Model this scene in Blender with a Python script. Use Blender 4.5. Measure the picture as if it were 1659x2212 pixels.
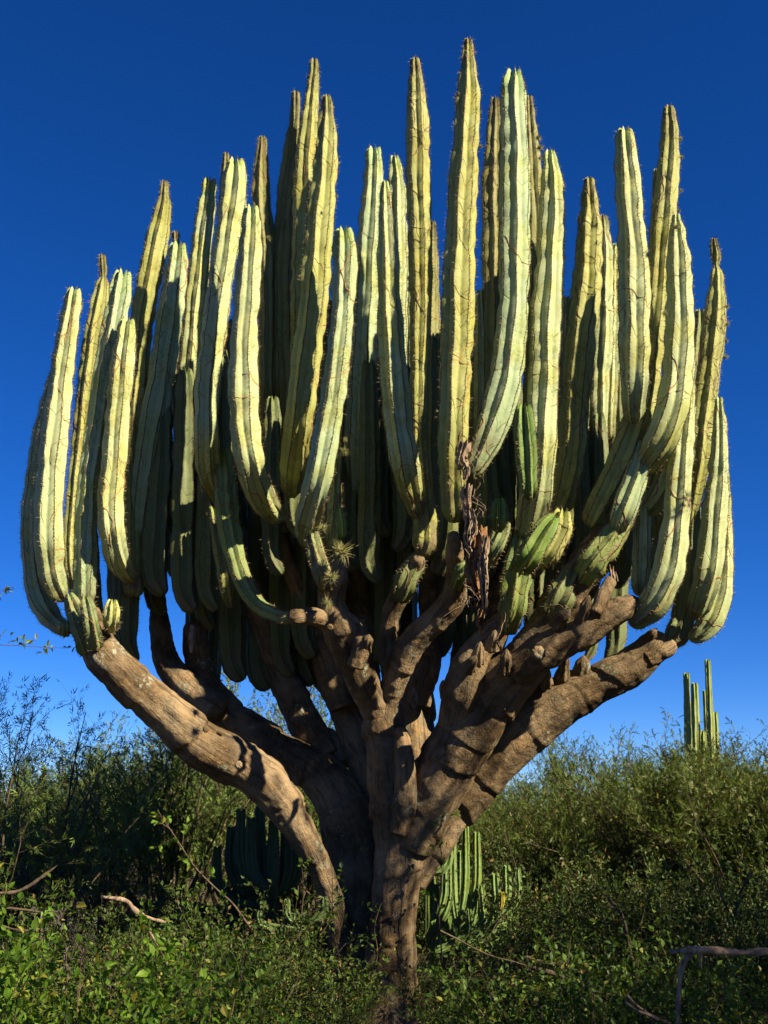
import bpy, math, random
import numpy as np
from math import sin, cos, tan, radians, pi, sqrt
from mathutils import Vector

for o in list(bpy.data.objects): bpy.data.objects.remove(o)
scene = bpy.context.scene
C = scene.collection

# ------------------------------------------------------------ camera, world, sun, exposure
CAM = np.array([0.0, -9.0, 1.6]); PITCH = radians(15.0); VF = radians(50.0)
cam_d = bpy.data.cameras.new('camera'); cam = bpy.data.objects.new('camera', cam_d); C.objects.link(cam)
cam.location = CAM; cam.rotation_euler = (radians(90) + PITCH, 0, 0)
cam_d.sensor_fit = 'VERTICAL'; cam_d.angle_y = VF; cam_d.sensor_height = 24
cam_d.lens = 12 / tan(VF / 2); cam_d.clip_end = 2000; cam_d.clip_start = 0.05
scene.camera = cam
scene.render.resolution_x = 768; scene.render.resolution_y = 1024

SUN_EL, SUN_AZ = radians(34), radians(126)      # azimuth clockwise from +Y
w = bpy.data.worlds.new('World'); scene.world = w; w.use_nodes = True
nt = w.node_tree; nt.nodes.clear()
wo = nt.nodes.new('ShaderNodeOutputWorld'); bg = nt.nodes.new('ShaderNodeBackground')
sky = nt.nodes.new('ShaderNodeTexSky'); sky.sky_type = 'NISHITA'; sky.sun_disc = False
sky.sun_elevation = SUN_EL; sky.sun_rotation = SUN_AZ
sky.altitude = 4000; sky.air_density = 1.0; sky.dust_density = 0.0; sky.ozone_density = 8.5
hs = nt.nodes.new('ShaderNodeHueSaturation'); hs.inputs['Saturation'].default_value = 1.17
hs.inputs['Hue'].default_value = 0.511; hs.inputs['Value'].default_value = 1.0
nt.links.new(sky.outputs[0], hs.inputs['Color']); nt.links.new(hs.outputs[0], bg.inputs['Color'])
bg.inputs['Strength'].default_value = 0.05
nt.links.new(bg.outputs[0], wo.inputs['Surface'])
sl = bpy.data.lights.new('sun', 'SUN'); sl.energy = 5.0; sl.angle = radians(0.5); sl.color = (1.0, 0.85, 0.60)
so = bpy.data.objects.new('sun', sl); C.objects.link(so)
SD = Vector((sin(SUN_AZ) * cos(SUN_EL), cos(SUN_AZ) * cos(SUN_EL), sin(SUN_EL)))
so.rotation_euler = (-SD).to_track_quat('-Z', 'Y').to_euler(); so.location = (8, -10, 8)
vs = scene.view_settings
vs.view_transform = 'Standard'; vs.look = 'None'; vs.gamma = 1; vs.exposure = 1.52; vs.use_curve_mapping = False

# ------------------------------------------------------------ helpers
FPX = 1106 / tan(VF / 2)
FW = np.array([0, cos(PITCH), sin(PITCH)]); UP = np.array([0, -sin(PITCH), cos(PITCH)]); RT = np.array([1.0, 0, 0])
def at(x, y, Y):
    """world point on the vertical plane at depth Y seen at photo position x, y (1659 x 2212 frame)"""
    d = FW + RT * ((x - 829.5) / FPX) + UP * ((1106 - y) / FPX)
    return CAM + d * ((Y - CAM[1]) / d[1])
def warp(Y):
    """depths of the great cactus: its front rank reaches well out from the trunk"""
    return Y if Y > -.3 else -.3 + (Y + .3) * 1.8
def px2m(p, hw):
    """metres covered by hw photo pixels at world point p"""
    return hw / FPX * float(np.dot(p - CAM, FW))

def vhash(ix, iy, iz, seed):
    h = (ix * 374761393 + iy * 668265263 + iz * 2147483647 + seed * 974634777) & 0xffffffff
    h = ((h ^ (h >> 13)) * 1274126177) & 0xffffffff
    return ((h ^ (h >> 16)) & 0xffff) / 65535.0 * 2 - 1
def vnoise(P, seed=0):
    P = np.asarray(P, float); i = np.floor(P).astype(np.int64); f = P - i; f = f * f * (3 - 2 * f)
    r = 0
    for a in (0, 1):
        for b in (0, 1):
            for c in (0, 1):
                wgt = (f[..., 0] if a else 1 - f[..., 0]) * (f[..., 1] if b else 1 - f[..., 1]) * (f[..., 2] if c else 1 - f[..., 2])
                r = r + wgt * vhash(i[..., 0] + a, i[..., 1] + b, i[..., 2] + c, seed)
    return r
def n1(s, seed=0):
    s = np.asarray(s, float); return vnoise(np.stack([s, s * 0 + .37, s * 0 + .71], -1), seed)

def make_mesh(name, V, F, mat, smooth=True, attrs=None):
    """V (n,3); F (m,k) index array or list of arrays"""
    me = bpy.data.meshes.new(name)
    Fs = F if isinstance(F, list) else [F]
    Fs = [np.asarray(f, np.int32) for f in Fs if len(f)]
    V = np.asarray(V, np.float32)
    me.vertices.add(len(V)); me.vertices.foreach_set('co', V.ravel())
    tot = np.concatenate([np.full(len(f), f.shape[1], np.int32) for f in Fs])
    idx = np.concatenate([f.ravel() for f in Fs])
    me.loops.add(len(idx)); me.loops.foreach_set('vertex_index', idx)
    me.polygons.add(len(tot))
    me.polygons.foreach_set('loop_start', np.concatenate([[0], np.cumsum(tot)[:-1]]).astype(np.int32))
    me.polygons.foreach_set('loop_total', tot)
    me.polygons.foreach_set('use_smooth', np.full(len(tot), smooth))
    if attrs:
        for k, a in attrs.items():
            a = np.asarray(a, np.float32)
            if a.ndim == 1:
                at_ = me.attributes.new(k, 'FLOAT', 'POINT'); at_.data.foreach_set('value', a)
            else:
                at_ = me.attributes.new(k, 'FLOAT_VECTOR', 'POINT'); at_.data.foreach_set('vector', a.ravel())
    me.update(calc_edges=True); me.validate()
    me.materials.append(mat)
    return me
def link(name, me, parent=None, color=None, kind=None, label=None):
    o = bpy.data.objects.new(name, me); C.objects.link(o)
    if parent is not None:
        o.parent = parent
    if color: o.color = (*color, 1)
    if kind: o['kind'] = kind
    if label: o['label'] = label
    return o
def thing(name, label, cat, loc=(0, 0, 0), group=None):
    o = bpy.data.objects.new(name, None); C.objects.link(o); o.location = loc
    o.empty_display_size = .2
    o['label'] = label; o['category'] = cat
    if group: o['group'] = group
    return o

def frames(P, roll=0.0):
    T = np.gradient(P, axis=0); T /= np.linalg.norm(T, axis=1)[:, None] + 1e-9
    n = np.cross(T[0], [0.3, 1.0, 0.2]); n /= np.linalg.norm(n)
    N = np.empty_like(P); N[0] = n
    for i in range(1, len(P)):
        n = N[i - 1] - T[i] * np.dot(N[i - 1], T[i]); N[i] = n / (np.linalg.norm(n) + 1e-9)
    B = np.cross(T, N); c, s = cos(roll), sin(roll)
    return T, N * c + B * s, B * c - N * s
def spline(pts, rad, ds):
    """Catmull-Rom through pts, resampled about every ds"""
    pts = np.asarray(pts, float); rad = np.asarray(rad, float)
    P = np.vstack([2 * pts[0] - pts[1], pts, 2 * pts[-1] - pts[-2]]); R = np.concatenate([[rad[0]], rad, [rad[-1]]])
    oP, oR = [], []
    for i in range(1, len(P) - 2):
        t = np.linspace(0, 1, 14, endpoint=False)[:, None]
        oP.append(.5 * (2 * P[i] + (P[i + 1] - P[i - 1]) * t + (2 * P[i - 1] - 5 * P[i] + 4 * P[i + 1] - P[i + 2]) * t ** 2 + (3 * P[i] - P[i - 1] - 3 * P[i + 1] + P[i + 2]) * t ** 3))
        t = t[:, 0]; oR.append(R[i] + (R[i + 1] - R[i]) * (t * t * (3 - 2 * t)))
    oP.append(pts[-1:]); oR.append(rad[-1:])
    Q = np.vstack(oP); r = np.concatenate(oR)
    s = np.concatenate([[0], np.cumsum(np.linalg.norm(np.diff(Q, axis=0), axis=1))])
    n = max(4, int(s[-1] / ds))
    u = np.linspace(0, s[-1], n + 1)
    return np.stack([np.interp(u, s, Q[:, k]) for k in range(3)], 1), np.interp(u, s, r), u

def grid_faces(m, n, wrap=True):
    i = np.arange(m - 1)[:, None] * n; j = np.arange(n if wrap else n - 1)[None]
    j2 = (j + 1) % n
    return np.stack([(i + j), (i + j2), (i + n + j2), (i + n + j)], -1).reshape(-1, 4)

# ------------------------------------------------------------ materials
def mat(name):
    m = bpy.data.materials.new(name); m.use_nodes = True
    t = m.node_tree; t.nodes.clear()
    o = t.nodes.new('ShaderNodeOutputMaterial')
    return m, t, o
class NT:
    def __init__(s, t): s.t = t
    def n(s, k, **kw):
        x = s.t.nodes.new(k)
        for a, b in kw.items(): setattr(x, a, b)
        return x
    def l(s, a, b): s.t.links.new(a, b)
    def math(s, op, a, b=None, c=None, clamp=False):
        x = s.n('ShaderNodeMath', operation=op, use_clamp=clamp)
        for i, v in enumerate((a, b, c)):
            if v is None: continue
            if isinstance(v, (int, float)): x.inputs[i].default_value = v
            else: s.l(v, x.inputs[i])
        return x.outputs[0]
    def mix(s, f, a, b, mode='MIX'):
        x = s.n('ShaderNodeMix', data_type='RGBA', blend_type=mode)
        for i, v in ((0, f), (6, a), (7, b)):
            if isinstance(v, (int, float)): x.inputs[i].default_value = v
            elif isinstance(v, tuple): x.inputs[i].default_value = (*v, 1)
            else: s.l(v, x.inputs[i])
        return x.outputs[2]
    def noise(s, vec, scale, detail=3, rough=.55, dist=0):
        x = s.n('ShaderNodeTexNoise'); x.inputs['Scale'].default_value = scale
        x.inputs['Detail'].default_value = detail; x.inputs['Roughness'].default_value = rough; x.inputs['Distortion'].default_value = dist
        if vec is not None: s.l(vec, x.inputs['Vector'])
        return x.outputs[0]
    def ramp(s, v, a, b, lo=0.0, hi=1.0):
        x = s.n('ShaderNodeMapRange', clamp=True); x.interpolation_type = 'SMOOTHSTEP'
        s.l(v, x.inputs[0])
        for i, q in ((1, a), (2, b), (3, lo), (4, hi)): x.inputs[i].default_value = q
        return x.outputs[0]
    def vmul(s, v, xyz):
        x = s.n('ShaderNodeVectorMath', operation='MULTIPLY'); s.l(v, x.inputs[0]); x.inputs[1].default_value = xyz
        return x.outputs[0]
    def bsdf(s, col, rough, out, bump=None, bstr=.3, bdist=.01, spec=.3):
        p = s.n('ShaderNodeBsdfPrincipled')
        if isinstance(col, tuple): p.inputs['Base Color'].default_value = (*col, 1)
        else: s.l(col, p.inputs['Base Color'])
        if isinstance(rough, (int, float)): p.inputs['Roughness'].default_value = rough
        else: s.l(rough, p.inputs['Roughness'])
        p.inputs['Specular IOR Level'].default_value = spec
        if bump is not None:
            b = s.n('ShaderNodeBump'); b.inputs['Strength'].default_value = bstr; b.inputs['Distance'].default_value = bdist
            s.l(bump, b.inputs['Height']); s.l(b.outputs[0], p.inputs['Normal'])
        s.l(p.outputs[0], out.inputs['Surface'])
        return p

def stem_material():
    m, t, o = mat('cactus_skin'); k = NT(t)
    oi = k.n('ShaderNodeObjectInfo'); tc = k.n('ShaderNodeTexCoord').outputs['Object']
    a = k.n('ShaderNodeAttribute', attribute_name='rib'); sx = k.n('ShaderNodeSeparateXYZ'); k.l(a.outputs['Vector'], sx.inputs[0])
    d, s, age = sx.outputs[0], sx.outputs[1], sx.outputs[2]
    col = oi.outputs['Color']
    big = k.noise(tc, 2.6, 4, .6)
    col = k.mix(k.ramp(big, .45, .72), col, k.mix(1.0, col, (1.0, .93, .60), 'MULTIPLY'))
    med = k.noise(tc, 11, 4, .65)
    col = k.mix(k.ramp(med, .36, .66, .30, 0), col, k.mix(1.0, col, (.62, .74, .60), 'MULTIPLY'))
    # the growing end is a fresher green, the old foot duller
    col = k.mix(k.ramp(age, .88, 1.0, 0, .55), col, k.mix(1.0, col, (.86, 1.02, .66), 'MULTIPLY'))
    col = k.mix(k.ramp(age, .0, .22, .45, 0), col, k.mix(1.0, col, (.62, .74, .55), 'MULTIPLY'))
    # chevron growth lines
    rn = k.noise(tc, 1.7, 2)
    ph = k.math('FRACT', k.math('ADD', k.math('ADD', k.math('MULTIPLY', s, 7.0), k.math('MULTIPLY', d, -.55)), k.math('MULTIPLY', rn, 5)))
    ln = k.ramp(k.math('ABSOLUTE', k.math('SUBTRACT', ph, .5)), .0, .055, .55, 0)
    ln = k.math('MULTIPLY', ln, k.ramp(k.noise(tc, 4.3, 2), .42, .6))
    col = k.mix(ln, col, k.mix(1.0, col, (.40, .45, .22), 'MULTIPLY'))
    sh = k.ramp(ph, .0, 1.0, .0, .14); col = k.mix(sh, col, k.mix(1.0, col, (.8, .85, .75), 'MULTIPLY'))
    # furrow line, flecks
    col = k.mix(k.ramp(d, .0, .07, .5, 0), col, k.mix(1.0, col, (.45, .55, .25), 'MULTIPLY'))
    fl = k.noise(tc, 75, 2, .6)
    k_ol = k.ramp(oi.outputs['Alpha'], 0, 1)
    col = k.mix(k.ramp(fl, .66, .74, 0, .55), col, (.10, .07, .03))
    # corky patches
    pk = k.noise(tc, 5.5, 6, .7, 1.2)
    col = k.mix(k.ramp(pk, .62, .71, 0, .65), col, (.15, .105, .065))
    rnd = oi.outputs['Random']
    tipm = k.math('MULTIPLY', k.ramp(age, .86, .98), k.math('SUBTRACT', 1.0, oi.outputs['Alpha']))
    col = k.mix(k.math('MULTIPLY', tipm, k.ramp(k.noise(tc, 12, 4, .7), .35, .62, .25, .85)), col, (.095, .075, .04))
    col = k.mix(k.ramp(k.math('ADD', k.noise(tc, 3.4, 5, .7), k.math('MULTIPLY', rnd, .12)), .56, .70, 0, .55), col, k.mix(1.0, col, (.86, .76, .52), 'MULTIPLY'))
    col = k.mix(k.math('MULTIPLY', k.ramp(age, .02, .16, 1, 0), k.ramp(k.noise(tc, 7, 5, .7), .42, .58, 0, .8)), col, (.13, .105, .07))
    col = k.mix(k.math('MULTIPLY', k.ramp(k.noise(tc, 1.3, 3), .48, .6), k.ramp(k.noise(tc, 46, 3, .7), .5, .62, 0, .5)), col, k.mix(1.0, col, (.5, .42, .28), 'MULTIPLY'))
    # dark spiny crest
    cn = k.noise(tc, 38, 3, .6)
    ar = k.math('ABSOLUTE', k.math('SUBTRACT', k.math('FRACT', k.math('MULTIPLY', s, 41.7)), .5))
    ce = k.math('ADD', k.math('ADD', d, k.math('MULTIPLY', k.math('SUBTRACT', cn, .5), .16)), k.ramp(ar, .0, .3, .045, -.01))
    col = k.mix(k.ramp(ce, .885, .95, 0, .92), col, (.050, .034, .020))
    bump = k.math('ADD', k.math('MULTIPLY', k.noise(tc, 26, 4, .6), .6), k.math('MULTIPLY', ln, -1.0))
    k.bsdf(col, .62, o, bump, .8, .008, .18)
    return m
def bark_material():
    m, t, o = mat('old_bark'); k = NT(t)
    tc = k.n('ShaderNodeTexCoord').outputs['Object']
    a = k.n('ShaderNodeAttribute', attribute_name='rib').outputs['Vector']
    big = k.noise(tc, 1.9, 5, .62)
    col = k.mix(k.ramp(big, .38, .66), (.075, .050, .026), (.250, .184, .110))
    m2 = k.noise(tc, 8, 5, .65)
    col = k.mix(k.ramp(m2, .5, .68, 0, .7), col, (.26, .165, .08))
    m3 = k.noise(tc, 5, 6, .7, .8)
    col = k.mix(k.ramp(m3, .50, .64, 0, .65), col, (.105, .090, .065))
    st = k.noise(k.vmul(a, (26, 3.2, 1)), 1.0, 5, .7, .4)
    col = k.mix(k.ramp(st, .34, .50, .6, 0), col, (.032, .021, .012))
    sp = k.noise(tc, 60, 3, .7)
    col = k.mix(k.ramp(sp, .62, .72, 0, .55), col, (.28, .22, .14))
    li = k.noise(tc, 4.2, 2, .5); li2 = k.noise(tc, 24, 4, .7)
    lich = k.math('MULTIPLY', k.ramp(li, .60, .68), k.ramp(li2, .50, .58))
    col = k.mix(k.math('MULTIPLY', lich, .8), col, (.27, .29, .22))
    b = k.math('ADD', k.math('MULTIPLY', st, 1.2), k.math('ADD', k.noise(tc, 16, 6, .7), k.math('MULTIPLY', k.noise(tc, 60, 3, .7), .4)))
    k.bsdf(col, .86, o, b, .9, .022, .12)
    return m
def wood_material(name, c1, c2, c3):
    m, t, o = mat(name); k = NT(t)
    tc = k.n('ShaderNodeTexCoord').outputs['Object']
    n_ = k.noise(tc, 14, 5, .65); f = k.noise(k.vmul(tc, (40, 40, 9)), 1.0, 4, .6)
    col = k.mix(k.ramp(n_, .35, .65), c1, c2); col = k.mix(k.ramp(f, .5, .7, 0, .8), col, c3)
    k.bsdf(col, .85, o, f, .7, .008, .15)
    return m
def leaf_material(name, dark, light, yellow, trans=.35):
    m, t, o = mat(name); k = NT(t)
    a = k.n('ShaderNodeAttribute', attribute_name='tone').outputs['Fac']
    oi = k.n('ShaderNodeObjectInfo').outputs['Random']
    tc = k.n('ShaderNodeTexCoord').outputs['Object']
    v = k.math('FRACT', k.math('ADD', a, oi))
    n_ = k.noise(tc, 1.6, 3)
    col = k.mix(v, dark, light); col = k.mix(k.ramp(n_, .4, .7, 0, .5), col, light)
    col = k.mix(k.ramp(v, .90, .97), col, yellow)
    p = k.n('ShaderNodeBsdfPrincipled'); k.l(col, p.inputs['Base Color']); p.inputs['Roughness'].default_value = .5
    p.inputs['Specular IOR Level'].default_value = .25
    tr = k.n('ShaderNodeBsdfTranslucent'); k.l(k.mix(1.0, col, (1.0, 1.0, .45), 'MULTIPLY'), tr.inputs['Color'])
    ms = k.n('ShaderNodeMixShader'); ms.inputs[0].default_value = trans
    k.l(p.outputs[0], ms.inputs[1]); k.l(tr.outputs[0], ms.inputs[2]); k.l(ms.outputs[0], o.inputs['Surface'])
    return m
def flat_material(name, c, c2=None, scale=20, rough=.8):
    m, t, o = mat(name); k = NT(t)
    tc = k.n('ShaderNodeTexCoord').outputs['Object']; n_ = k.noise(tc, scale, 4, .6)
    k.bsdf(k.mix(k.ramp(n_, .35, .65), c, c2 or tuple(x * .6 for x in c)), rough, o, n_, .4, .006, .2)
    return m
M_STEM = stem_material(); M_BARK = bark_material()
M_TWIG = wood_material('twig_bark', (.060, .045, .030), (.115, .085, .056), (.030, .022, .015))
M_DEAD = wood_material('dead_wood', (.16, .115, .080), (.28, .21, .15), (.07, .045, .03))
M_RED = wood_material('dead_fibre', (.21, .105, .045), (.15, .075, .032), (.08, .04, .02))
M_SPINE = flat_material('spine', (.12, .085, .045), (.24, .19, .11), 40)
M_SCAR = flat_material('scar_tan', (.30, .165, .070), (.20, .11, .05), 12)
M_SCARD = flat_material('scar_dark', (.12, .08, .042), (.20, .14, .075), 12)
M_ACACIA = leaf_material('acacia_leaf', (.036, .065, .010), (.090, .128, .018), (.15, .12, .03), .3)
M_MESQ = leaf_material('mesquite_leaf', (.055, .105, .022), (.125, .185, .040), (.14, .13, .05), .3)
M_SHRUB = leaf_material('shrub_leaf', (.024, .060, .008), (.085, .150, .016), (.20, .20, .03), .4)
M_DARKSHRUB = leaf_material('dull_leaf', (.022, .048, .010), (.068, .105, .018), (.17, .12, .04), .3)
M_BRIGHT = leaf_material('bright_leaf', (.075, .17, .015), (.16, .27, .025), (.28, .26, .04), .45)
M_MOSS = flat_material('ball_moss_fibre', (.30, .30, .12), (.17, .165, .065), 30)
M_PAD = flat_material('pad_skin', (.04, .065, .04), (.025, .045, .026), 8, .6)

# ------------------------------------------------------------ ribbed stems
DS6 = np.array([0, .2, .5, .78, .925, 1.0]); DS4 = np.array([0, .45, .9, 1.0])
def rib_sampling(N, hi=True):
    q = DS6 if hi else DS4
    half = np.concatenate([q, q[-2:0:-1]])          # valley -> crest -> before next valley
    ph = np.concatenate([q * .5, 1 - q[-2:0:-1] * .5])
    th = (np.arange(N)[:, None] + ph[None]).ravel() / N * 2 * pi
    return th, np.tile(half, N), np.repeat(np.arange(N), len(ph))
class Stem:
    def __init__(s, pts, rad, seed, N=8, depth=.24, wave=.035, blunt=True, ds=.035):
        s.P, s.R, s.u = spline(pts, rad, .03)
        s.L = s.u[-1]; s.seed = seed; s.N = N; s.depth = depth; s.wave = wave; s.blunt = blunt; s.ds = ds
        s.T, s.A, s.B = frames(s.P, roll=(seed * 2.399) % 6.28)
        s.Rt = s.R[-1]; s.Rb = s.R[0]
    def itp(s, A, q): return np.stack([np.interp(q, s.u, A[:, k]) for k in range(3)], -1)
    def ev(s, th, q, lift=0.0):
        """surface point for angle th and length q (arrays of the same shape); also the rib coordinate"""
        N = s.N
        tw = th + .10 * n1(q * .9, s.seed + 5) + .045 * np.sin(q * 9 + th * 3 + s.seed)
        ph = np.mod(tw * N / (2 * pi), 1.0); rid = np.floor(np.mod(tw * N / (2 * pi), N))
        # the sampled angles stay on crests: use th for the profile and tw for placement
        ph = np.mod(th * N / (2 * pi) + 1e-6, 1.0); rid = np.floor(np.mod(th * N / (2 * pi) + 1e-6, N))
        d = 1 - np.abs(ph - .5) * 2; d = np.where(d < 2e-6, 0, d)
        h = d ** .92
        R = np.interp(q, s.u, s.R)
        e = s.L - q
        depth = s.depth * (1 + 1.0 * np.exp(-e / .30))
        seg = .55 + .1 * (s.seed % 5)
        pinch = -.085 * np.exp(-((np.mod(q + s.seed * .13, seg) - seg / 2) / .05) ** 2)
        r = R * (1 + .07 * n1(q * 2.6, s.seed + 9) + .025 * n1(q * 8, s.seed + 19) + pinch)
        ws = s.seed * 1.7 + rid * 1.1
        wv = s.wave * (.8 * np.sin(q * 2 * pi / .21 + ws + 3.2 * n1(q * 2.2, s.seed + 3)) * (.45 + .55 * n1(q * 1.3 + rid * 3.1, s.seed + 8) + .3) + 1.1 * n1(q * 9 + rid * 7.3, s.seed) + .5 * n1(q * 22 + rid * 3.3, s.seed + 1))
        r = r * (1 - depth * (1 - h) + wv * (1.0 + 1.2 * np.exp(-e / .5)) * h)
        ct = max(s.Rt * .62, .015)
        x = np.clip(e / ct, 0, 1); cap = np.maximum(0, 1 - (1 - x) ** 2.8) ** .5
        cb = max(s.Rb * .9, .02); xb = np.clip(q / cb, 0, 1); capb = .25 + .75 * np.sqrt(np.maximum(0, 1 - (1 - xb) ** 2))
        r = r * cap * capb
        up = s.Rt * .60 * h * (6.75 * cap ** 2 * (1 - cap)) * (1.0 if s.blunt else .7) - s.Rt * .30 * (1 - h) * (x < 1) * cap * (1 - x)
        P = s.itp(s.P, q); A = s.itp(s.A, q); B = s.itp(s.B, q); T = s.itp(s.T, q)
        dirn = np.cos(tw)[..., None] * A + np.sin(tw)[..., None] * B
        return P + dirn * (r + lift)[..., None] + T * up[..., None], d, dirn, T
    def mesh(s, name='stem', hi=True, m=None):
        th, dd, rid = rib_sampling(s.N, hi)
        body = np.arange(0, s.L - s.Rt * .62, s.ds if hi else s.ds * 2)
        body = np.concatenate([body[:1], s.Rb * np.array([.08, .25, .5]), body[body > s.Rb * .6]]) if s.Rb > .02 else body
        tip = s.L - s.Rt * .62 * (1 - np.array([0, .2, .42, .62, .78, .89, .96, .99, .9999]))
        q = np.concatenate([body, tip]); q = np.unique(np.clip(q, 0, s.L))
        Q, TH = np.meshgrid(q, th, indexing='ij')
        V, d, _, _ = s.ev(TH, Q)
        a = np.stack([d, Q + 0 * d, Q / s.L], -1).reshape(-1, 3)
        return make_mesh(name, V.reshape(-1, 3), [grid_faces(len(q), len(th))], m or M_STEM, True, {'rib': a})
    def spines(s, step=.024, length=.022, per=3, name='spines'):
        rng = np.random.default_rng(s.seed)
        q = np.arange(.03, s.L - .005, step); th = (np.arange(s.N) + .5) / s.N * 2 * pi
        Q, TH = np.meshgrid(q, th, indexing='ij'); Q = Q.ravel(); TH = TH.ravel()
        Q = np.repeat(Q, per); TH = np.repeat(TH, per)
        Q = np.clip(Q + rng.normal(0, .003, len(Q)), 0, s.L)
        P, _, D, T = s.ev(TH, Q, -.002)
        n = len(P); v = D + rng.normal(0, .55, (n, 3)) + T * rng.normal(.1, .35, (n, 1)); v /= np.linalg.norm(v, axis=1)[:, None]
        ln = length * rng.uniform(.5, 1.5, n)[:, None]
        w_ = np.cross(v, rng.normal(0, 1, (n, 3))); w_ /= np.linalg.norm(w_, axis=1)[:, None]; w_ *= .0021
        V = np.stack([P - w_, P + w_, P + v * ln], 1).reshape(-1, 3)
        return make_mesh(name, V, np.arange(3 * n).reshape(-1, 3), M_SPINE, False)
    def scars(s, count, dense, m, name='scar_lines'):
        rng = np.random.default_rng(s.seed + 77)
        VV, FF, off = [], [], 0
        for _ in range(int(count * (1.35 if dense else 1.1))):
            n = int(rng.uniform(18, 80) * (1 if not dense else .8)); ds = .017
            q = rng.uniform(.05, s.L * .93); th = rng.uniform(0, 2 * pi); 
            hd = rng.choice([0, pi]) + rng.normal(0, .35) if rng.random() < (.94 if not dense else .6) else rng.uniform(0, 2 * pi)
            base = hd; w_ = rng.uniform(.0018, .0050); qs, ts = [], []
            for i in range(n):
                hd += rng.normal(0, .38); hd += (base - hd) * .12
                R = max(.03, np.interp(q, s.u, s.R))
                q += cos(hd) * ds; th += sin(hd) * ds / R
                if q < .03 or q > s.L - max(.04, s.Rt): break
                qs.append(q); ts.append(th)
            if len(qs) < 6: continue
            qs = np.array(qs); ts = np.array(ts); k = len(qs)
            P, _, D, T = s.ev(ts, qs, .0008)
            tg = np.gradient(P, axis=0); sd = np.cross(tg, D); sd /= np.linalg.norm(sd, axis=1)[:, None] + 1e-9
            ww = w_ * (1 + .5 * rng.normal(0, .5, k).clip(-1, 1)) * np.minimum(1, np.minimum(np.arange(k), np.arange(k)[::-1]) / 4 + .2)
            V = np.stack([P - sd * ww[:, None] - D * .003, P + D * (ww * .6 + .0015)[:, None], P + sd * ww[:, None] - D * .003], 1).reshape(-1, 3)
            i = np.arange(k - 1)[:, None] * 3
            F = np.concatenate([i + np.array([[0, 1, 4, 3]]), i + np.array([[1, 2, 5, 4]])])
            VV.append(V); FF.append(F + off); off += len(V)
        if not VV: return None
        return make_mesh(name, np.vstack(VV), np.vstack(FF), m, True)

PALE = (.325, .368, .200); GLAUC = (.280, .348, .208); YEL = (.275, .285, .098); OLIVE = (.195, .195, .075)
GREEN = (.135, .215, .060); DULL = (.165, .20, .095); SHADED_GREEN = (.120, .145, .070)  # the last green is darkened to stand in for shade inside the crown
seedc = [10]
def add_stem(parent, pts, Y, Yb=None, col=PALE, N=7, blunt=True, scar=6, dense=False, hi=True, spines=True, label=None, depth=.215, wave=.046, smooth_from=0.22, origin=None, sp=.024):
    """pts from the foot up: (x, y, half width) photo pixels; Y depth of the stem, Yb depth of its foot"""
    seedc[0] += 1; sd = seedc[0]
    pts = np.asarray(pts, float); n = len(pts)
    cl = np.concatenate([[0], np.cumsum(np.hypot(*np.diff(pts[:, :2], axis=0).T))]); cl /= cl[-1]
    P, R = [], []
    for (x, y, hw), c in zip(pts, cl):
        yy = Y if Yb is None else Y + (Yb - Y) * max(0, 1 - c / smooth_from) ** 1.5
        p = at(x, y, warp(yy) if origin is None else yy); P.append(p); R.append(px2m(p, hw))
    P = np.array(P)
    if origin is not None: P = P - np.array(origin)
    st = Stem(P, R, sd, N, depth, wave, blunt)
    o = link('stem', st.mesh('stem', hi), parent, col, None, label)
    o.matrix_parent_inverse.identity(); o.color[3] = 1.0 if blunt else 0.0
    if spines:
        link('spines', st.spines(sp, .026 if hi else .02, 3 if hi else 2), o, None, 'stuff')
    if scar:
        me = st.scars(scar, dense, M_SCARD if dense else M_SCAR)
        if me: link('scar_lines', me, o, None, 'stuff')
    return st

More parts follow.
